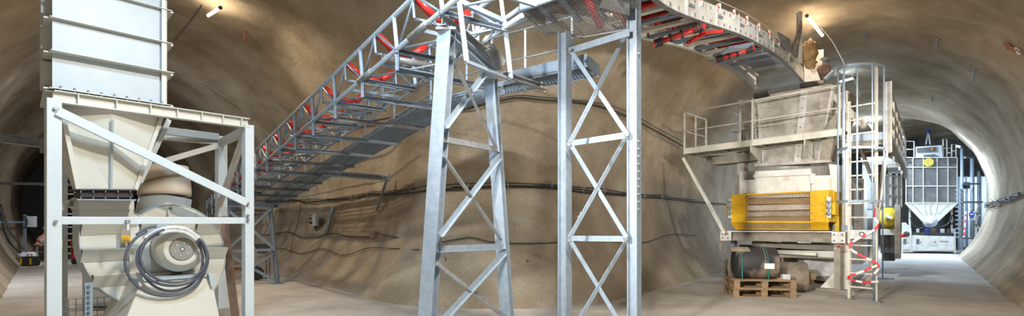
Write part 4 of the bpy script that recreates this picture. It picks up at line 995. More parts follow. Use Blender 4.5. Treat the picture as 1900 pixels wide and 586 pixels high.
# ================================================================ side platform to the right of the ladder
sp2 = thing('side_platform', P(1620,260,16).xy.to_3d(), 'raised white side platform with plated guard rail running back along the crusher', 'platform')
SR = Plane((P(1648,0,12.4).x,12.4), (P(1682,0,22).x,22))
def sr_(px, z, o=0): q = SR.on(px, 400, o); return V((q.x,q.y,z))
for px in (1650,1658,1664,1669,1673,1677,1680):
    b = MB(); b.bar(sr_(px,3.3), sr_(px,4.95), .12 if px < 1655 else .08, .05, up=SR.n3); b.build('guard_post', M['white'], sp2)
for z in (4.9,4.5,4.15,3.8):
    b = MB(); b.bar(sr_(1650,z), sr_(1681,z), .03, .12); b.build('guard_rail', M['rail'], sp2)
b = MB(); b.bar(sr_(1650,3.55), sr_(1681,3.55), .06, .3); b.build('edge_beam', M['frame'], sp2)
b = MB(); b.bar(sr_(1649,3.3), sr_(1649,4.95), .13, .06, up=SR.u3); b.build('guard_post', M['white'], sp2)
dk0 = V((P(1566,0,13.3).x, 13.3, 3.72)); dk1 = sr_(1650,3.72); bkv = (sr_(1681,3.72)-dk1)
for k in range(8):
    a = dk0+bkv*(k/8); c = dk1+bkv*(k/8); b = MB(); b.bar(a-UP*.1, c-UP*.1, .10, .2); b.build('deck_beam', M['rail'] if k%2 else M['frame'], sp2)
b = MB(); b.obox(dk0+UP*.0, (dk1-dk0), bkv*.95, UP*.04); b.build('deck_plate', M['darkbox'], sp2)
b = MB(); b.bar(dk0-UP*.0-V((0,.1,0)), dk1-UP*.0-V((0,.1,0)), .03, .18); b.build('front_fascia', M['galv'], sp2)
b = MB(); b.bar(P(1588,250,13.4), P(1625,350,15), .06, .12); b.build('under_brace', M['dirty'], sp2)
b = MB(); b.bar(P(1605,235,13), P(1530,160,13.9), .08, .12); b.build('stair_stringer', M['rail'], sp2)
for z in (.0,):
    for px, d in ((1571,13.2),):
        b = MB(); q = P(px,400,d); b.bar(V((q.x,d,0)), V((q.x,d,3.6)), .14, .14); b.build('column', M['white'], sp2)
# ================================================================ pallets and rolls
def pallet(loc, rz, lab, mt='wood'):
    t = thing('pallet', loc, lab, 'pallet', 'stacked wooden pallets'); L2, W2 = 1.32, .85
    R3 = Matrix.Rotation(rz, 3, 'Z')
    def bx(c, s, nm):
        m = MB(); c2 = V(loc)+R3@V(c); m.box(c2, s, rz); m.build(nm, M[mt], t, .004)
    for k in range(7): bx((0, -W2/2+.05+k*(W2-.1)/6, .180), (L2, .09, .025), 'top_board')
    for x in (-L2/2+.06, 0, L2/2-.06):
        bx((x,0,.157), (.12,W2,.022), 'stringer_board'); 
        for y in (-W2/2+.06, 0, W2/2-.06): bx((x,y,.085), (.13,.10,.122), 'block')
    for y in (-W2/2+.06, 0, W2/2-.06): bx((0,y,.012), (L2,.10,.024), 'bottom_board')
    return t
pc = V((P(1408,0,12.35).x, 12.35, 0)); prz = -.14
pallet(pc, prz, 'lower wooden pallet of the stack under the strapped belt roll')
pallet(pc+V((.01,.02,.194)), prz+.03, 'upper wooden pallet carrying the strapped belt roll')
ux = V((math.cos(prz), math.sin(prz), 0)); uy = V((-ux.y, ux.x, 0))
def belt_roll(name, a, bq, r, m_, lab, group='rolls of rubber belting', hole=.12, top=None):
    t = thing(name, V(((a.x+bq.x)/2,(a.y+bq.y)/2,a.z-r)), lab, 'roll', group); d = (bq-a).normalized(); L3 = (bq-a).length
    m = MB(); m.lathe(a, d, [(0,hole),(-.0,hole+.01),(0,r*.97),(.012,r),(L3-.012,r),(L3,r*.97)], 48); m.build('belt_winding', M[m_], t)
    for k in range(7):
        m = MB(); rr = hole+(r-hole)*(k+.6)/7.4; m.lathe(bq+d*.001, d, [(0,rr-.008),(.008,rr-.004),(.008,rr+.004),(0,rr+.008)], 40); m.build('winding_edge', M['dusty'], t)
    m = MB(); m.lathe(bq+d*.002, d, [(-.1,hole*.9),(.006,hole*.9)], 24); m.build('core_hole', M['belt'], t)
    return t, d
rr = .35; ra = pc+uy*.02+UP*(.388+rr)-ux*.53; rb = ra+ux*.88
ra = V((ra.x,ra.y,.388+rr)); rb = V((rb.x,rb.y,.388+rr))
t, d = belt_roll('belt_roll', ra, rb, rr, 'belt_dusty', 'black rubber belt roll strapped on the stacked pallets with a white tag')
for f_, mm in ((.09,'strap'),(.72,'strap')):
    c = ra.lerp(rb, f_); m = MB(); m.pipe([c+UP*math.cos(a)*(rr+.006)+uy*math.sin(a)*(rr+.006) for a in [math.tau*k/36 for k in range(36)]], .009, 6, closed=True); m.build('strap', M[mm], t)
    m = MB(); m.bar(c-uy*(rr+.01)*.98-UP*.05, c-uy*(rr+.0)-UP*(rr+.06), .02, .02); m.build('strap_tail', M[mm], t)
m = MB(); m.pipe([ra.lerp(rb,.66)+UP*math.cos(a)*(rr+.008)+uy*math.sin(a)*(rr+.008) for a in [math.tau*k/36 for k in range(36)]], .006, 6, closed=True); m.build('strap', M['wrap'], t)
m = MB(); q = ra.lerp(rb,.62)-uy*(rr+.012)-UP*.10; m.obox(q, ux*.21, -uy*.006, UP*.12-uy*.01); m.build('paper_tag', M['paper'], t)
m = MB(); n = 14
aa = [math.radians(-12+52*k/n) for k in range(n+1)]
for k in range(n):
    f1, f2 = aa[k]-.5, aa[k+1]-.5
    def pt(f, s): return ra+ux*s+UP*math.cos(f)*(rr+.012)+uy*math.sin(f)*(rr+.012)
    m.prism([pt(f1,-.12), pt(f2,-.12), pt(f2,.28), pt(f1,.28)], UP*.008)
m.build('cardboard_flap', M['wrap'], t)
# the other two rolls behind
a = V((P(1452,0,13.5).x,13.5,.30)); bq = V((P(1498,0,12.75).x,12.75,.30)); a = V((5.9,13.3,.36)); bq = V((P(1496,0,12.9).x,12.9,.36))
t, d = belt_roll('belt_roll', a+V((0,0,.0)), bq, .355, 'dusty', 'dusty brown belt roll lying on the floor to the right of the pallets', hole=.14)
m = MB(); q = bq+d*.05; m.obox(q-V((.02,.08,.05)), V((.16,0,0)), V((0,.16,0)), UP*.16); m.build('wooden_core_block', M['wood'], t, .005)
a = V((P(1349,0,13.9).x,13.9,.37)); bq = a+V((.75,-.1,0))
t, d = belt_roll('belt_roll', bq+V((0,0,0)), a, .36, 'dusty', 'dusty belt roll half hidden behind the left side of the strapped roll')
bxs = [(.42,-.22,.07),(.50,-.30,.05)]
tin = thing('metal_bracket_box', pc+V((.45,-.2,.388)), 'small open galvanised metal box lying on the right corner of the upper pallet', 'box')
q = pc+ux*.43-uy*.24+UP*.390; m = MB()
for o_, a_, c_ in ((V((0,0,0)),ux*.16,UP*.11),(uy*.12,ux*.16,UP*.11),(V((0,0,0)),uy*.12,UP*.11),(ux*.16,uy*.12,UP*.13)):
    m.prism([q+o_, q+o_+a_, q+o_+a_+c_, q+o_+c_], (uy if a_.dot(ux) > .1 else ux)*.006)
m.build('sheet_side', M['plastic'], tin); m = MB(); m.obox(q, ux*.16, uy*.12, UP*.006); m.build('sheet_base', M['galv'], tin)
for k, (u_, v_, s_) in enumerate(((.30,-.3,.05),(.36,-.12,.06),(.56,-.05,.05))):
    q = pc+ux*u_+uy*v_+UP*.388; m = MB(); m.obox(q, ux*.10, uy*s_, UP*.025); o = m.build('scrap_block', M['tan']); tag(o, ('wooden scrap block on the upper pallet in front of the metal box','wooden scrap block on the upper pallet against the belt roll','wooden scrap block at the rear right corner of the upper pallet')[k], 'block', 'scrap blocks on the pallet')
# far low pallet with packed grey machine
pallet2 = pallet(V((P(1517,0,14.6).x,14.9,0)), -.5, 'low pallet under the crusher carrying a plastic wrapped box')
pk = thing('packed_box', V((P(1512,0,14.7).x,14.8,.196)), 'grey plastic wrapped box with red markings on the low pallet under the crusher', 'box')
q = V((P(1512,0,14.7).x,14.8,.196)); m = MB(); m.obox(q-V((.38,.3,0)), V((.78,-.12,0)), V((.1,.6,0)), UP*.66); m.build('wrapped_body', M['plastic'], pk, .06)
m = MB(); m.prism([q+V((-.1,-.37,.5)), q+V((-.04,-.375,.5)), q+V((-.04,-.375,.62)), q+V((-.1,-.37,.62))], V((0,-.005,0))); m.build('red_mark', M['tape_red'], pk)
# ================================================================ second machine and silo down the right tunnel
cb2 = thing('control_cabinet', P(1600,480,16).xy.to_3d(), 'tall pale grey control cabinet block behind the ladder', 'cabinet')
def blk(root, px0, px1, y0, y1, d, dep, mt, nm, bev=.01, dirv=V((.6,.8,0))):
    a, c = P(px0,y1,d), P(px1,y1,d); z1 = P(px0,y0,d).z; z0 = max(0,a.z)
    m = MB(); m.obox(V((a.x,d,z0)), V((c.x-a.x,0,0)), dirv*dep, UP*(z1-z0)); return m.build(nm, M[mt], root, bev)
blk(cb2, 1577,1600, 330,490, 15.5, 2, 'white', 'cabinet_body')
blk(cb2, 1600,1622, 300,480, 18, 2, 'pale', 'cabinet_body')
blk(cb2, 1578,1598, 340,410, 15.45, .03, 'pale', 'cabinet_door')
blk(cb2, 1602,1620, 312,388, 17.95, .03, 'duct', 'cabinet_door')
blk(cb2, 1604,1622, 405,455, 17.6, 1, 'panel', 'cabinet_base')
for px, y in ((1597,372),(1619,350)): b = MB(); q = P(px,y,15.4 if px < 1600 else 17.9); b.bar(q, q+UP*.25, .03, .03); b.build('door_handle', M['galv'], cb2)
pu = thing('drive_unit', P(1650,480,17).xy.to_3d(), 'yellow round belt drive unit on grey posts beyond the ladder', 'machine')
blk(pu, 1636,1659, 385,425, 17, .9, 'yellow_dark', 'drive_housing', .03)
b = MB(); q = P(1646,403,16.95); b.lathe(q, V((-.1,-1,0)), [(0,.30),(.08,.30),(.12,.24),(.13,.10),(.2,.09)], 28); b.build('drive_disc', M['yellow_dark'], pu)
b = MB(); q = P(1646,403,16.8); b.tube(q, q-V((0,.15,0)), .05, 10); b.build('drive_shaft', M['plastic'], pu)
blk(pu, 1660,1671, 380,480, 16.4, .7, 'frame', 'support_post'); blk(pu, 1634,1660, 425,436, 16.9, 1, 'white', 'support_beam'); blk(pu, 1634,1659, 436,470, 17.1, .9, 'panel', 'motor_box')
blk(pu, 1636,1660, 470,484, 17.2, .9, 'darkbox', 'plinth')
b = MB(); q = P(1671,437,16.3); b.tube(q, q+V((.12,0,0)), .05, 8); b.build('red_valve', M['red'], pu)
gr = thing('access_stair', P(1650,380,18).xy.to_3d(), 'white guard railing and stair on top of the yellow drive unit', 'railing')
blk(gr, 1640,1668, 325,386, 19, 2, 'pale', 'housing_box')
for px in (1640,1652,1664,1672):
    b = MB(); b.bar(P(px,384,17.6+(px-1640)*.05), P(px,322,17.6+(px-1640)*.05), .05, .05); b.build('rail_post', M['rail'], gr)
for y in (324,342,362,383):
    b = MB(); b.bar(P(1640,y,17.6), P(1672,y+ (410-y)*.06,19.2), .045, .045); b.build('rail', M['rail'], gr)
# silo
sd = 29.0
si = thing('dust_silo', P(1728,468,29.5).xy.to_3d(), 'dark panelled silo with white cone and cabin at the far end of the right tunnel', 'silo')
sx = V((.93,-.36,0)).normalized(); SP = Plane((P(1680,0,29.6).x,29.6), (P(1776,0,28.6).x,28.6)); SN = V((.6,.8,0))
def sp_(px, py, o=0): return SP.on(px, py, o)
def sl2(pts, o, th, mt, nm, bev=0): b = MB(); b.prism([sp_(x,y,o) for x, y in pts], SN*th); return b.build(nm, M[mt], si, bev)
sl2([(1681,292),(1776,291),(1776,376),(1681,376)], 0, 3.5, 'panel', 'silo_body')
for x in (1681,1694,1713,1739,1759,1776): sl2([(x-.8,292),(x+.8,292),(x+.8,376),(x-.8,376)], -.06, .06, 'rail', 'panel_rib')
for y in (292,310,345,376): sl2([(1681,y-.7),(1776,y-.7),(1776,y+.7),(1681,y+.7)], -.06, .06, 'rail', 'panel_rib')
sl2([(1679,376),(1776,376),(1738,411),(1713,411)], 0, 3.0, 'white', 'hopper_cone')
for p, q in (((1680,376),(1713,411)),((1776,376),(1738,411))): b = MB(); b.bar(sp_(*p,-.08), sp_(*q,-.08), .12, .08); b.build('cone_rib', M['rail'], si)
for x in (1694,1713,1725,1739,1759): b = MB(); b.bar(sp_(x,377,-.04), sp_(1726+(x-1726)*.45,409 if abs(x-1726) < 25 else 396,-.04), .04, .05); b.build('cone_rib', M['rail'], si)
sl2([(1714,411),(1737,411),(1734,421),(1717,421)], -.1, 1, 'white', 'outlet_box')
b = MB(); q = sp_(1726,411,-.12); b.lathe(q, V((-.6,-.8,0)), [(0,.33),(.06,.32),(.08,.12),(.2,.1)], 24); b.build('outlet_flange', M['pale'], si)
for x in (1688,1766): sl2([(x-2,378),(x+2,378),(x+2,430),(x-2,430)], .3, .2, 'rail', 'support_leg')
for x, y in ((1686,299),(1769,298)): b = MB(); b.lathe(sp_(x,y,-.02), V((-.6,-.8,0)), [(0,.10),(.03,.09)], 14); b.build('porthole', M['belt'], si)
b = MB(); b.lathe(sp_(1723,301,-.05), V((-.6,-.8,0)), [(0,.23),(.06,.22)], 24); b.build('yellow_disc', M['yellow_dark'], si)
sl2([(1699,272),(1748,269),(1750,292),(1699,292)], .1, 2.5, 'pale', 'cabin', .02)
sl2([(1701,275),(1737,272),(1737,281),(1701,283)], .04, .05, 'panel', 'cabin_window'); sl2([(1713,287),(1735,286),(1735,291),(1713,291)], -.05, .2, 'panel', 'vent_louvre')
b = MB(); q = sp_(1730,276,.03); b.lathe(q, V((-.6,-.8,0)), [(0,.06),(.03,.05)], 12); b.build('orange_beacon', M['orange'], si)
for x0, x1, y0 in ((1678,1696,262),(1750,1757,258),(1757,1766,275),(1766,1774,268)):
    b = MB(); b.pipe([sp_(x0,292,.2), sp_(x0,y0,.2), sp_(x1,y0,.2), sp_(x1,292,.2)], .035, 6); b.pipe([sp_(x0,(y0+292)/2,.2), sp_(x1,(y0+292)/2,.2)], .03, 6); b.build('guard_rail', M['rail'], si)
b = MB(); b.bar(sp_(1718,268,1), sp_(1722,246,1), .05, .05); b.bar(sp_(1726,268,1), sp_(1723,246,1), .05, .05); b.build('lifting_tripod', M['plastic'], si)
b = MB(); b.ball(sp_(1722,244,1), .12, 10, 8); b.build('lifting_ring', M['blue'], si)
# base machine under the silo
bm_ = thing('feeder_base', P(1730,468,28.3).xy.to_3d(), 'long white feeder box with warning labels on the floor below the silo cone', 'machine')
BP = Plane((P(1673,0,28.6).x,28.6), (P(1773,0,27.9).x,27.9))
def bs(pts, o, th, mt, nm, bev=0): b = MB(); b.prism([BP.on(x,y,o) for x, y in pts], SN*th); return b.build(nm, M[mt], bm_, bev)
bs([(1692,437),(1774,439),(1774,465),(1692,465)], 0, 2.2, 'white', 'feeder_box', .02)
bs([(1673,413),(1680,413),(1691,425),(1691,463),(1673,463)], -.1, 1.2, 'white', 'drive_cabinet', .02)
for x, h in ((1690,466),(1772,470),(1674,468)): bs([(x-1.5,430),(x+1.5,430),(x+1.5,h),(x-1.5,h)], -.12, .1, 'rail', 'leg')
bs([(1692,435),(1770,436),(1768,432),(1694,431)], .2, 1.0, 'belt', 'belt')
bs([(1728,444),(1741,444),(1741,455),(1728,455)], -.04, .05, 'rail', 'hatch')
b = MB(); b.lathe(BP.on(1682,434,-.12), V((-.6,-.8,0)), [(0,.14),(.03,.13),(.05,.06)], 20); b.build('round_vent', M['belt'], bm_)
for x, y in ((1685,449),(1709,448),(1735,448)): bs([(x-1.4,y+2),(x+1.4,y+2),(x,y-1)], -.13 if x < 1690 else -.06, .02, 'darkbox', 'warning_triangle')
for x in (1678,1702): 
    for k in range(6): bs([(x+1*k-1.5,443),(x+1*k-1.0,443),(x+1*k-1.0,453),(x+1*k-1.5,453)], -.12 if x < 1690 else -.03, .03, 'panel', 'vent_slot')
for k in range(7): bs([(1745+k*2.3,447),(1746.4+k*2.3,447),(1746.4+k*2.3,448.5),(1745+k*2.3,448.5)], -.03, .03, 'panel', 'vent_slot')
for x, w_, mt in ((1700,6,'white'),(1716,8,'blue'),(1728,9,'rust'),(1745,8,'plastic'),(1757,6,'darkbox'),(1765,9,'pale')):
    b = MB(); q = BP.on(x,433,.4); b.obox(q, V((w_*.028,0,0)), SN*.4, UP*.24); b.build('bearing_housing', M[mt], bm_, .02)
# blue drum etc: hoses under the cone
hs = thing('hydraulic_hose', sp_(1700,400,-.3), 'black hydraulic hoses sagging beside the silo cone above the feeder box', 'hose')
for pts in ([(1690,402),(1694,416),(1704,424),(1714,422)], [(1766,398),(1761,413),(1750,420),(1740,421)], [(1770,405),(1768,415),(1760,412)]):
    b = MB(); b.pipe(spline([sp_(x,y,-.25) for x, y in pts]), .05, 6); b.build('hose', M['black'], hs)
# scaffold stair tower right of the silo
sc_ = thing('stair_tower', P(1800,465,27).xy.to_3d(), 'blue-grey steel stair tower standing between the silo and the tunnel wall', 'scaffold')
for x, y0, y1, d in ((1785,275,464,27.4),(1804,293,440,28),(1816,318,440,28.5)):
    b = MB(); b.tube(P(x,y1,d), P(x,y0,d), .07 if x != 1804 else .09, 8); b.build('standard_tube', M['galv'], sc_)
for y, x0, x1 in ((341,1784,1818),(292,1790,1804),(375,1785,1822),(442,1785,1816)):
    b = MB(); b.bar(P(x0,y,27.2), P(x1,y,27.8), .08, .09); b.build('ledger', M['galv_dark'], sc_)
for k in range(12):
    b = MB(); y = 352+8*k; b.bar(P(1776,y,27.3), P(1784,y-1,27.3), .25, .05); b.build('stair_tread', M['galv_dark'], sc_)
for p, q in (((1818,400),(1800,388)),((1818,425),(1803,412)),((1806,440),(1816,380))):
    b = MB(); b.bar(P(*p,28), P(*q,28), .08, .08); b.build('stair_brace', M['rail'], sc_)
tape('barrier_tape', [P(1792,392,26.8),P(1791,410,26.8),P(1788,440,26.8)], 'barrier tape hanging on the stair tower beside the blue sign', .08)
sg = thing('safety_sign', P(1803,400,26.6), 'white mandatory eye protection sign with a blue disc hung on the stair tower', 'sign')
b = MB(); a = P(1797,408,26.4); c = P(1809,408,26.4); b.obox(a, V((c.x-a.x,0,0)), V((0,.02,0)), UP*.42); b.build('sign_panel', M['signwhite'], sg)
q = P(1803,397.5,26.38); b = MB(); b.lathe(q, V((0,-1,0)), [(0,.14),(.008,.14)], 24); b.build('blue_disc', M['blue'], sg)
b = MB(); b.ball(q-V((0,.012,0)), .05, 12, 8, (1.8,.1,.8)); b.build('eye_symbol', M['signwhite'], sg)
b = MB(); b.ball(q-V((0,.018,0)), .028, 10, 8, (1,.1,1)); b.build('pupil_symbol', M['blue'], sg)
for k in range(2): b = MB(); y = 403.5+2*k; b.bar(P(1799,y,26.39), P(1807,y,26.39), .01, .02); b.build('text_line', M['darkbox'], sg)
# pale sheeting wall lit behind the stair tower
ps = thing('sheeting_screen', P(1805,440,31).xy.to_3d(), 'pale translucent sheeting screen lit behind the stair tower', 'screen')
b = MB(); a = P(1778,400,31.5); c = P(1845,400,30.5); b.obox(V((a.x,a.y,.2)), V((c.x-a.x,c.y-a.y,0)), V((0,.04,0)), UP*4.05); b.build('sheet', M['pale'], ps)
for f_ in (0,.2,.4,.6,.8,1.): b = MB(); q = V((a.x,a.y,0)).lerp(V((c.x,c.y,0)), f_)-V((0,.05,0)); b.bar(q, q+UP*4.3, .07, .07); b.build('screen_post', M['galv'], ps)
# ================================================================ fixtures on the tunnel lining
def wall_cable(name, pix, r, lab, grp=None, back=.05, mt='black'):
    pts = spline([hit(x,y,back)[0] for x, y in pix], 5); m = MB(); m.pipe(pts, r, 6); o = m.build(name, M[mt]); tag(o, lab, 'cable', grp); return o
G = 'cables strung along the back wall'
wall_cable('wall_cable', [(480,378),(513,374),(545,371),(574,376),(610,372),(657,368),(687,362),(725,362),(769,358),(800,354),(871,351),(900,348),(942,347),(1020,350),(1077,357),(1123,360),(1157,363),(1192,366),(1230,368),(1290,374),(1350,379)], .022, 'thick black cable, lowest of the bundle on the hooks along the back wall', G)
wall_cable('wall_cable', [(500,377),(574,370),(610,370),(657,364),(687,359),(725,359),(769,351),(871,347),(942,345),(1020,347),(1077,352),(1123,357),(1157,360),(1192,362),(1290,371)], .014, 'thin black cable, middle one of the bundle on the hooks along the back wall', G)
wall_cable('wall_cable', [(690,356),(725,355),(769,350),(800,345),(871,341),(900,340),(942,340),(1020,343),(1077,348),(1110,350),(1157,357),(1192,361),(1240,362)], .010, 'thin wire, topmost of the hooked bundle along the back wall', G)
wall_cable('wall_cable', [(470,436),(500,437),(535,431),(560,441),(590,441),(620,434),(650,440),(690,441)], .014, 'black cable sagging in swags below the grey switch box on the back wall', G)
wall_cable('wall_cable', [(700,432),(730,440),(800,452),(845,446),(875,442),(910,450),(960,453),(1010,452),(1055,449),(1110,447),(1190,451),(1240,436),(1290,437)], .012, 'lone black cable at chest height crossing behind the two steel trestles', G)
wall_cable('wall_cable', [(480,478),(520,462),(560,472),(600,463),(640,475),(684,462),(720,462),(780,465)], .010, 'lowest black cable on the back wall near the floor, left of the trestle', G)
wall_cable('wall_cable', [(640,232),(700,222),(760,213),(860,203),(930,186),(960,180),(1000,183),(1060,188),(1110,196),(1160,215),(1210,240),(1265,270)], .020, 'high black cable arching over the back wall below the walkway', G, .08)
wall_cable('wall_cable', [(850,206),(930,182),(965,176),(1000,178),(1060,184),(1115,191),(1165,208),(1215,236),(1265,262)], .010, 'thin wire just above the high arching cable on the back wall', G, .08)
wall_cable('wall_cable', [(540,470),(548,440),(556,410),(560,378)], .010, 'thin cable running down the back wall left of the grey switch box', G)
wall_cable('ceiling_wire', [(315,150),(345,154),(378,156),(410,180),(455,212),(470,225)], .014, 'brown wire sagging across the roof from the steel duct', None, .03, 'tan')
wall_cable('ceiling_wire', [(375,8),(352,40),(330,65),(322,75)], .010, 'thin wire leading away from the left roof lamp', None, .03)
m = MB(); m.pipe(spline([P(1524,52,13.3),P(1543,75,13.2),P(1556,98,13.2),P(1566,118,13.2),P(1568,131,13.4)]), .014, 6); o = m.build('lamp_cable', M['rail']); tag(o, 'pale cable hanging between the warm roof lamp and the cool lamp at the cage', 'cable')
m = MB(); m.pipe(spline([P(1580,138,13.4),P(1592,165,14.5),P(1602,195,17),P(1612,215,20.4)]), .012, 6); o = m.build('lamp_cable', M['rail']); tag(o, 'pale cable hanging from the cage lamp to the next cool lamp behind the ladder', 'cable')
def hook(px, py, hgt=26):
    p, n = hit(px, py, .0); s = hit(px, py, 0)[0].y/1000; t = thing('cable_hook', p, lab_, 'hook', 'wire cable hooks along the back wall')
    m = MB(); m.bar(p-n*.03, p+n*.05, .03, .03); m.build('anchor', M['galv_dark'], t)
    m = MB(); h = hgt*s/2; side = n.cross(UP).normalized()
    m.pipe([p+n*.06+UP*h+side*.02, p+n*.05+UP*h*.4, p+n*.12, p+n*.06-UP*h*.5, p+n*.12-UP*h*.9, p+n*.10-UP*h*.7+side*.03], .010, 6); m.build('wire_hook', M['galv_dark'], t); return t
names = ['under the far end of the conveyor truss','below the wire mesh bracket','left of the leaning wall stay','just right of the wall stay','midway between wall stay and centre trestle','nearest the left leg of the centre trestle','seen through the crossed braces of the centre trestle','just right of the centre trestle','midway between the two trestles','behind the left leg of the straight trestle','in the left half of the straight trestle','in the right half of the straight trestle','just right of the straight trestle','furthest right towards the dark machine corner','second below the conveyor truss']
for k, (x, y) in enumerate(((574,371),(610,370),(657,366),(687,361),(725,356),(769,352),(871,345),(942,345),(1020,346),(1077,350),(1117,354),(1157,360),(1192,364),(1225,366),(545,372))):
    lab_ = 'wire cable hook '+names[k]; hook(x, y, 24 if 680 < x < 1100 else 17)
# bundle on the right wall
rb_ = [(1834,381),(1850,376),(1866,374),(1884,368),(1902,361)]
rc = thing('wall_cable_bundle', hit(1866,374)[0], 'thick messy bundle of dark cables on hooks along the right tunnel wall', 'cable')
for dy, r in ((-4,.016),(-2,.02),(0,.024),(2,.018),(4,.02),(5,.013)):
    m = MB(); m.pipe(spline([hit(x,y+.6*dy+2.5*math.sin(x*1.7+dy*2.1),.10+.03*math.sin(x+dy))[0] for x, y in [(1833+8.5*i,381-2.2*i-.05*i*i) for i in range(9)]],4), r, 6); m.build('cable', M['black'], rc)
for x, y in rb_[:-1]+[(1858,374),(1875,371),(1892,366)]:
    p, n = hit(x,y); m = MB(); m.bar(p-UP*.08, p+n*.2+UP*.14, .014, .014); m.build('hook', M['galv_dark'], rc)
# anchor pins in the roof
lbs = ['right of the wrapped sack, nearer the warm lamp','high on the roof, upper right','long one on the right curve of the roof','small one low on the roof above the silo','between the warm lamp and cage lamp','over the lattice conveyor on the brown roof']
for k, (x, y, h) in enumerate(((1604,62,14),(1740,73,15),(1809,128,22),(1731,177,10),(1727,228,9),(455,57,12))):
    p, n = hit(x, y); s = p.y/1000; m = MB(); m.bar(p+n*.02, p+n*.06-UP*h*s, .03, .03); m.tube(p-n*.01, p+n*.03, .05, 8); o = m.build('anchor_pin', M['galv' if k != 5 else 'redpaint'])
    tag(o, 'roof anchor pin '+lbs[k], 'pin', 'anchor pins in the tunnel roof')
# red spray marks
for k, (x, y, lab) in enumerate(((1880,84,'faded red spray paint mark on the roof at the far right'),)):
    m = MB()
    for j in range(5):
        a, n = hit(x-12+7*j, y-8+4*j, .04); c, n2 = hit(x-6+7*j, y+6+2*j, .04); s_ = (c-a).cross(n).normalized()*.05; m.prism([a-s_, a+s_, c+s_, c-s_], n*.004)
    o = m.build('paint_mark', M['redpaint']); tag(o, lab, 'mark')
m = MB(); p, n = hit(1891,93,.02); m.lathe(p, n, [(0,.10),(.02,.09)], 14); o = m.build('survey_target', M['signwhite']); tag(o, 'small white round survey target beside the red paint mark', 'target')
# grey switch box with handle, on its strut
eb = thing('switch_box', hit(598,410,.1)[0], 'grey wall mounted electrical switch box with black knobs', 'box')
p, n = hit(598,408,.02); sd_ = n.cross(UP).normalized(); sd_ = sd_ if sd_.x > 0 else -sd_; k_ = p.y/1000
nn = V((n.x,n.y,0)).normalized()
m = MB(); o_ = p-sd_*.17-UP*.19+nn*.10; m.obox(o_, sd_*.35, nn*.18, UP*.38); m.build('enclosure', M['pale'], eb, .012)
for dx, dz, r in ((.06,.23,.03),(.08,.10,.045)): m = MB(); m.lathe(o_+sd_*dx+nn*.18+UP*dz, nn, [(0,r),(.05,r*.9)], 16); m.build('knob', M['belt'], eb)
m = MB(); m.obox(o_+sd_*.03+nn*.181+UP*.30, sd_*.10, nn*.004, UP*.05); m.build('name_plate', M['darkbox'], eb)
m = MB(); m.obox(o_+sd_*.36, sd_*.12, nn*.10, UP*.25); m.build('side_socket', M['darkbox'], eb, .01)
for dx in (.08,.14,.2): m = MB(); m.tube(o_+sd_*dx+nn*.08, o_+sd_*dx+nn*.08-UP*.12, .02, 8); m.build('cable_gland', M['darkbox'], eb)
m = MB(); a, n1 = hit(624,386,.10); c, n2 = hit(610,436,.10); m.chan(c, a, .10, .06, .008); o = m.build('slotted_strut', M['galv']); tag(o, 'slotted galvanised strut fixed upright beside the grey switch box', 'strut', 'slotted galvanised struts on the back wall')
m = MB(); a, n1 = hit(627,388,.10); m2 = MB()
# cantilever tray with its stay
tr_ = thing('mesh_bracket', hit(733,331,.1)[0], 'long slotted galvanised bracket arm reaching from the walkway to the back wall', 'bracket')
a = P(600,321,13.2); c, nq = hit(733,331,.16); m = MB(); m.bar(a, c, .04, .14)
m.build('web', M['galv'], tr_)
for k in range(24): q = a.lerp(c, (k+.5)/24)-V((0,.03,0)); m = MB(); m.bar(q-UP*.035, q+UP*.035, .04, .02); m.build('slot', M['darkbox'], tr_)
e, ne = hit(703,392,.07); m = MB(); m.bar(c-V((.03,.06,.02)), e, .05, .05); m.build('stay', M['galv_dark'], tr_)
m = MB(); m.box(c, (.06,.06,.2)); m.build('wall_bracket', M['galv_dark'], tr_)
jb_ = MB(); p, n = hit(697,436,.02); nn = V((n.x,n.y,0)).normalized(); s2 = nn.cross(UP).normalized(); jb_.obox(p-s2*.08-UP*.07, s2*.16, nn*.12, UP*.16); o = jb_.build('junction_box', M['prop'], None, .01); tag(o, 'small tan junction box on the lowest swag of cable left of the centre trestle', 'box')
for k, (x, y) in enumerate(((978,485),(828,482),(1072,402))):
    p, n = hit(x,y); m = MB(); m.bar(p, p+n*.08, .03, .03); m.bar(p+n*.08, p+n*.08+UP*.09, .02, .02); o = m.build('wall_bolt', M['galv_dark'] if k < 2 else M['tape_white']); tag(o, ('bent anchor bolt in the back wall between the two trestles','bent anchor bolt in the back wall inside the centre trestle','white anchor stub behind the left side of the straight trestle')[k], 'bolt', 'bolts in the back wall')
# cables hanging in the left tunnel
for k, pix in enumerate(([(2,378),(8,420),(20,450),(38,470)],[(4,385),(16,425),(30,445),(44,462)],[(0,395),(12,440),(26,458)])):
    m = MB(); m.pipe(spline([P(x,y,20.5+k*.6) for x, y in pix]), .03, 6); o = m.build('hanging_cable', M['black']); tag(o, ('black cable sagging down the left tunnel wall, outermost','black cable sagging by the white plastic sheeting, innermost','black cable sagging down the left tunnel wall, the shortest')[k], 'cable', 'cables hanging in the left tunnel')
ceil_lamp((389,12), (409,-4), .25, WARM, 200, 'warm glowing tube lamp on the brown roof above the lattice conveyor')
ceil_lamp((1499,11), (1524,50), .25, WARM, 120, 'warm glowing tube lamp hung diagonally on the roof above the wrapped sack')
ceil_lamp((1558,137), (1588,129), .3, (.6,.78,1), 130, 'bright cool tube lamp beside the top hoop of the ladder cage', strength=30)
ceil_lamp((1613,215), (1618,227), .35, (.6,.78,1), 900, 'cool tube lamp seen through the ladder cage further down the tunnel', strength=30)
tube_lamp(P(1676,254,25), P(1681,257,24.4), (.6,.78,1), 200, 'small cool tube lamp left of the silo, near the white guard rails', strength=30)
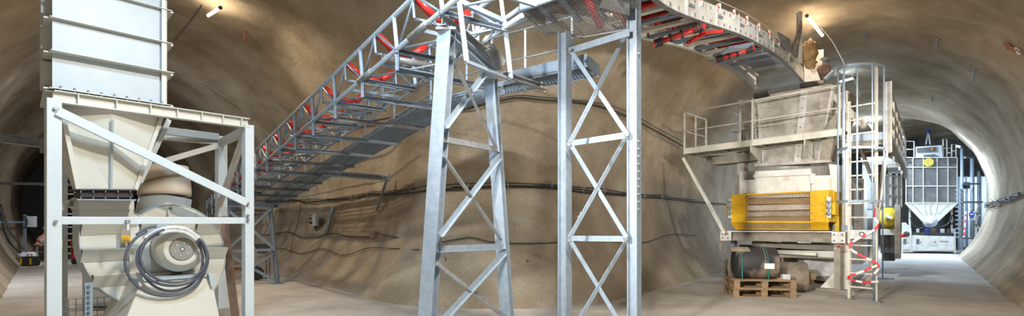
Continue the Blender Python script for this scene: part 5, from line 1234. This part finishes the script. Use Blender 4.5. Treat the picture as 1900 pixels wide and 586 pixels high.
tube_lamp(P(1776,271,25.5), P(1783,273,24.6), (.6,.78,1), 260, 'cool tube lamp right of the silo against the tunnel wall', strength=40)
# lamps of the same row above the picture, then added left-tunnel fill lamps
tube_lamp((-3.3,4.8,6.4), (-2.3,4.5,6.4), (.60,.80,1), 300, 'cool tube lamp on the roof over the fan, above the picture')
tube_lamp((.0,4.2,6.55), (1.2,4.2,6.55), (1,.93,.82), 950, 'neutral tube lamp on the roof over the centre trestle, above the picture')
tube_lamp((-13.4,13.7,3.9), (-13.8,14.3,3.9), (.85,.92,1), 110, 'added fill tube lamp on the left tunnel wall, unseen beyond the picture edge')  # added out of view to brighten the left tunnel lining
tube_lamp(P(160,112,16.5), P(215,112,17.2), (.92,.95,1), 110, 'added fill tube lamp on the roof of the left tunnel, hidden behind the steel duct')  # added behind the duct to lift the dark left tunnel
fill_flood((7.95,8.15,3.9), (7.3,14.2,2.4), .35, 45, (1,.96,.90), 'added fill floodlight beyond the right picture edge, facing the crusher', 75)  # added fill for the crusher front
fill_flood((-3.0,-.4,3.5), (7.2,14.5,2.2), .3, 125, (1,.95,.87), 'added fill floodlight left of and behind the photographer, facing the crusher', 42)  # added beam that brightens the crusher from the left
fill_flood((0.6,-3.2,3.4), (0,8,2.2), .45, 45, (1,.93,.84), 'added fill floodlight behind the photographer, facing the back wall')  # added general fill on the back wall
fill_flood((7.4,6.2,4.3), (3.9,9.6,5.0), .3, 48, (1,.97,.92), 'added fill floodlight beyond the right picture edge, facing up to the discharge conveyor', 80)  # added to brighten the conveyor side plate
fill_flood((10.95,16.0,3.2), (11.7,18.5,2.0), .22, 110, (.66,.82,1), 'small added fill floodlight under the side platform lighting the pale cabinet')  # added to brighten the cabinets behind the ladder
fill_flood((24.75,29.3,3.6), (26.2,31.3,2.2), .3, 160, (.6,.78,1), 'small added fill floodlight by the stair tower lighting the sheeting screen')  # added so the pale screen reads bright
fill_flood((-17.75,20.8,2.5), (-19.6,24,1.0), .3, 45, (.9,.95,1), 'small added fill floodlight hidden by the frame post, lighting the work table')  # added to brighten the rack and table corner
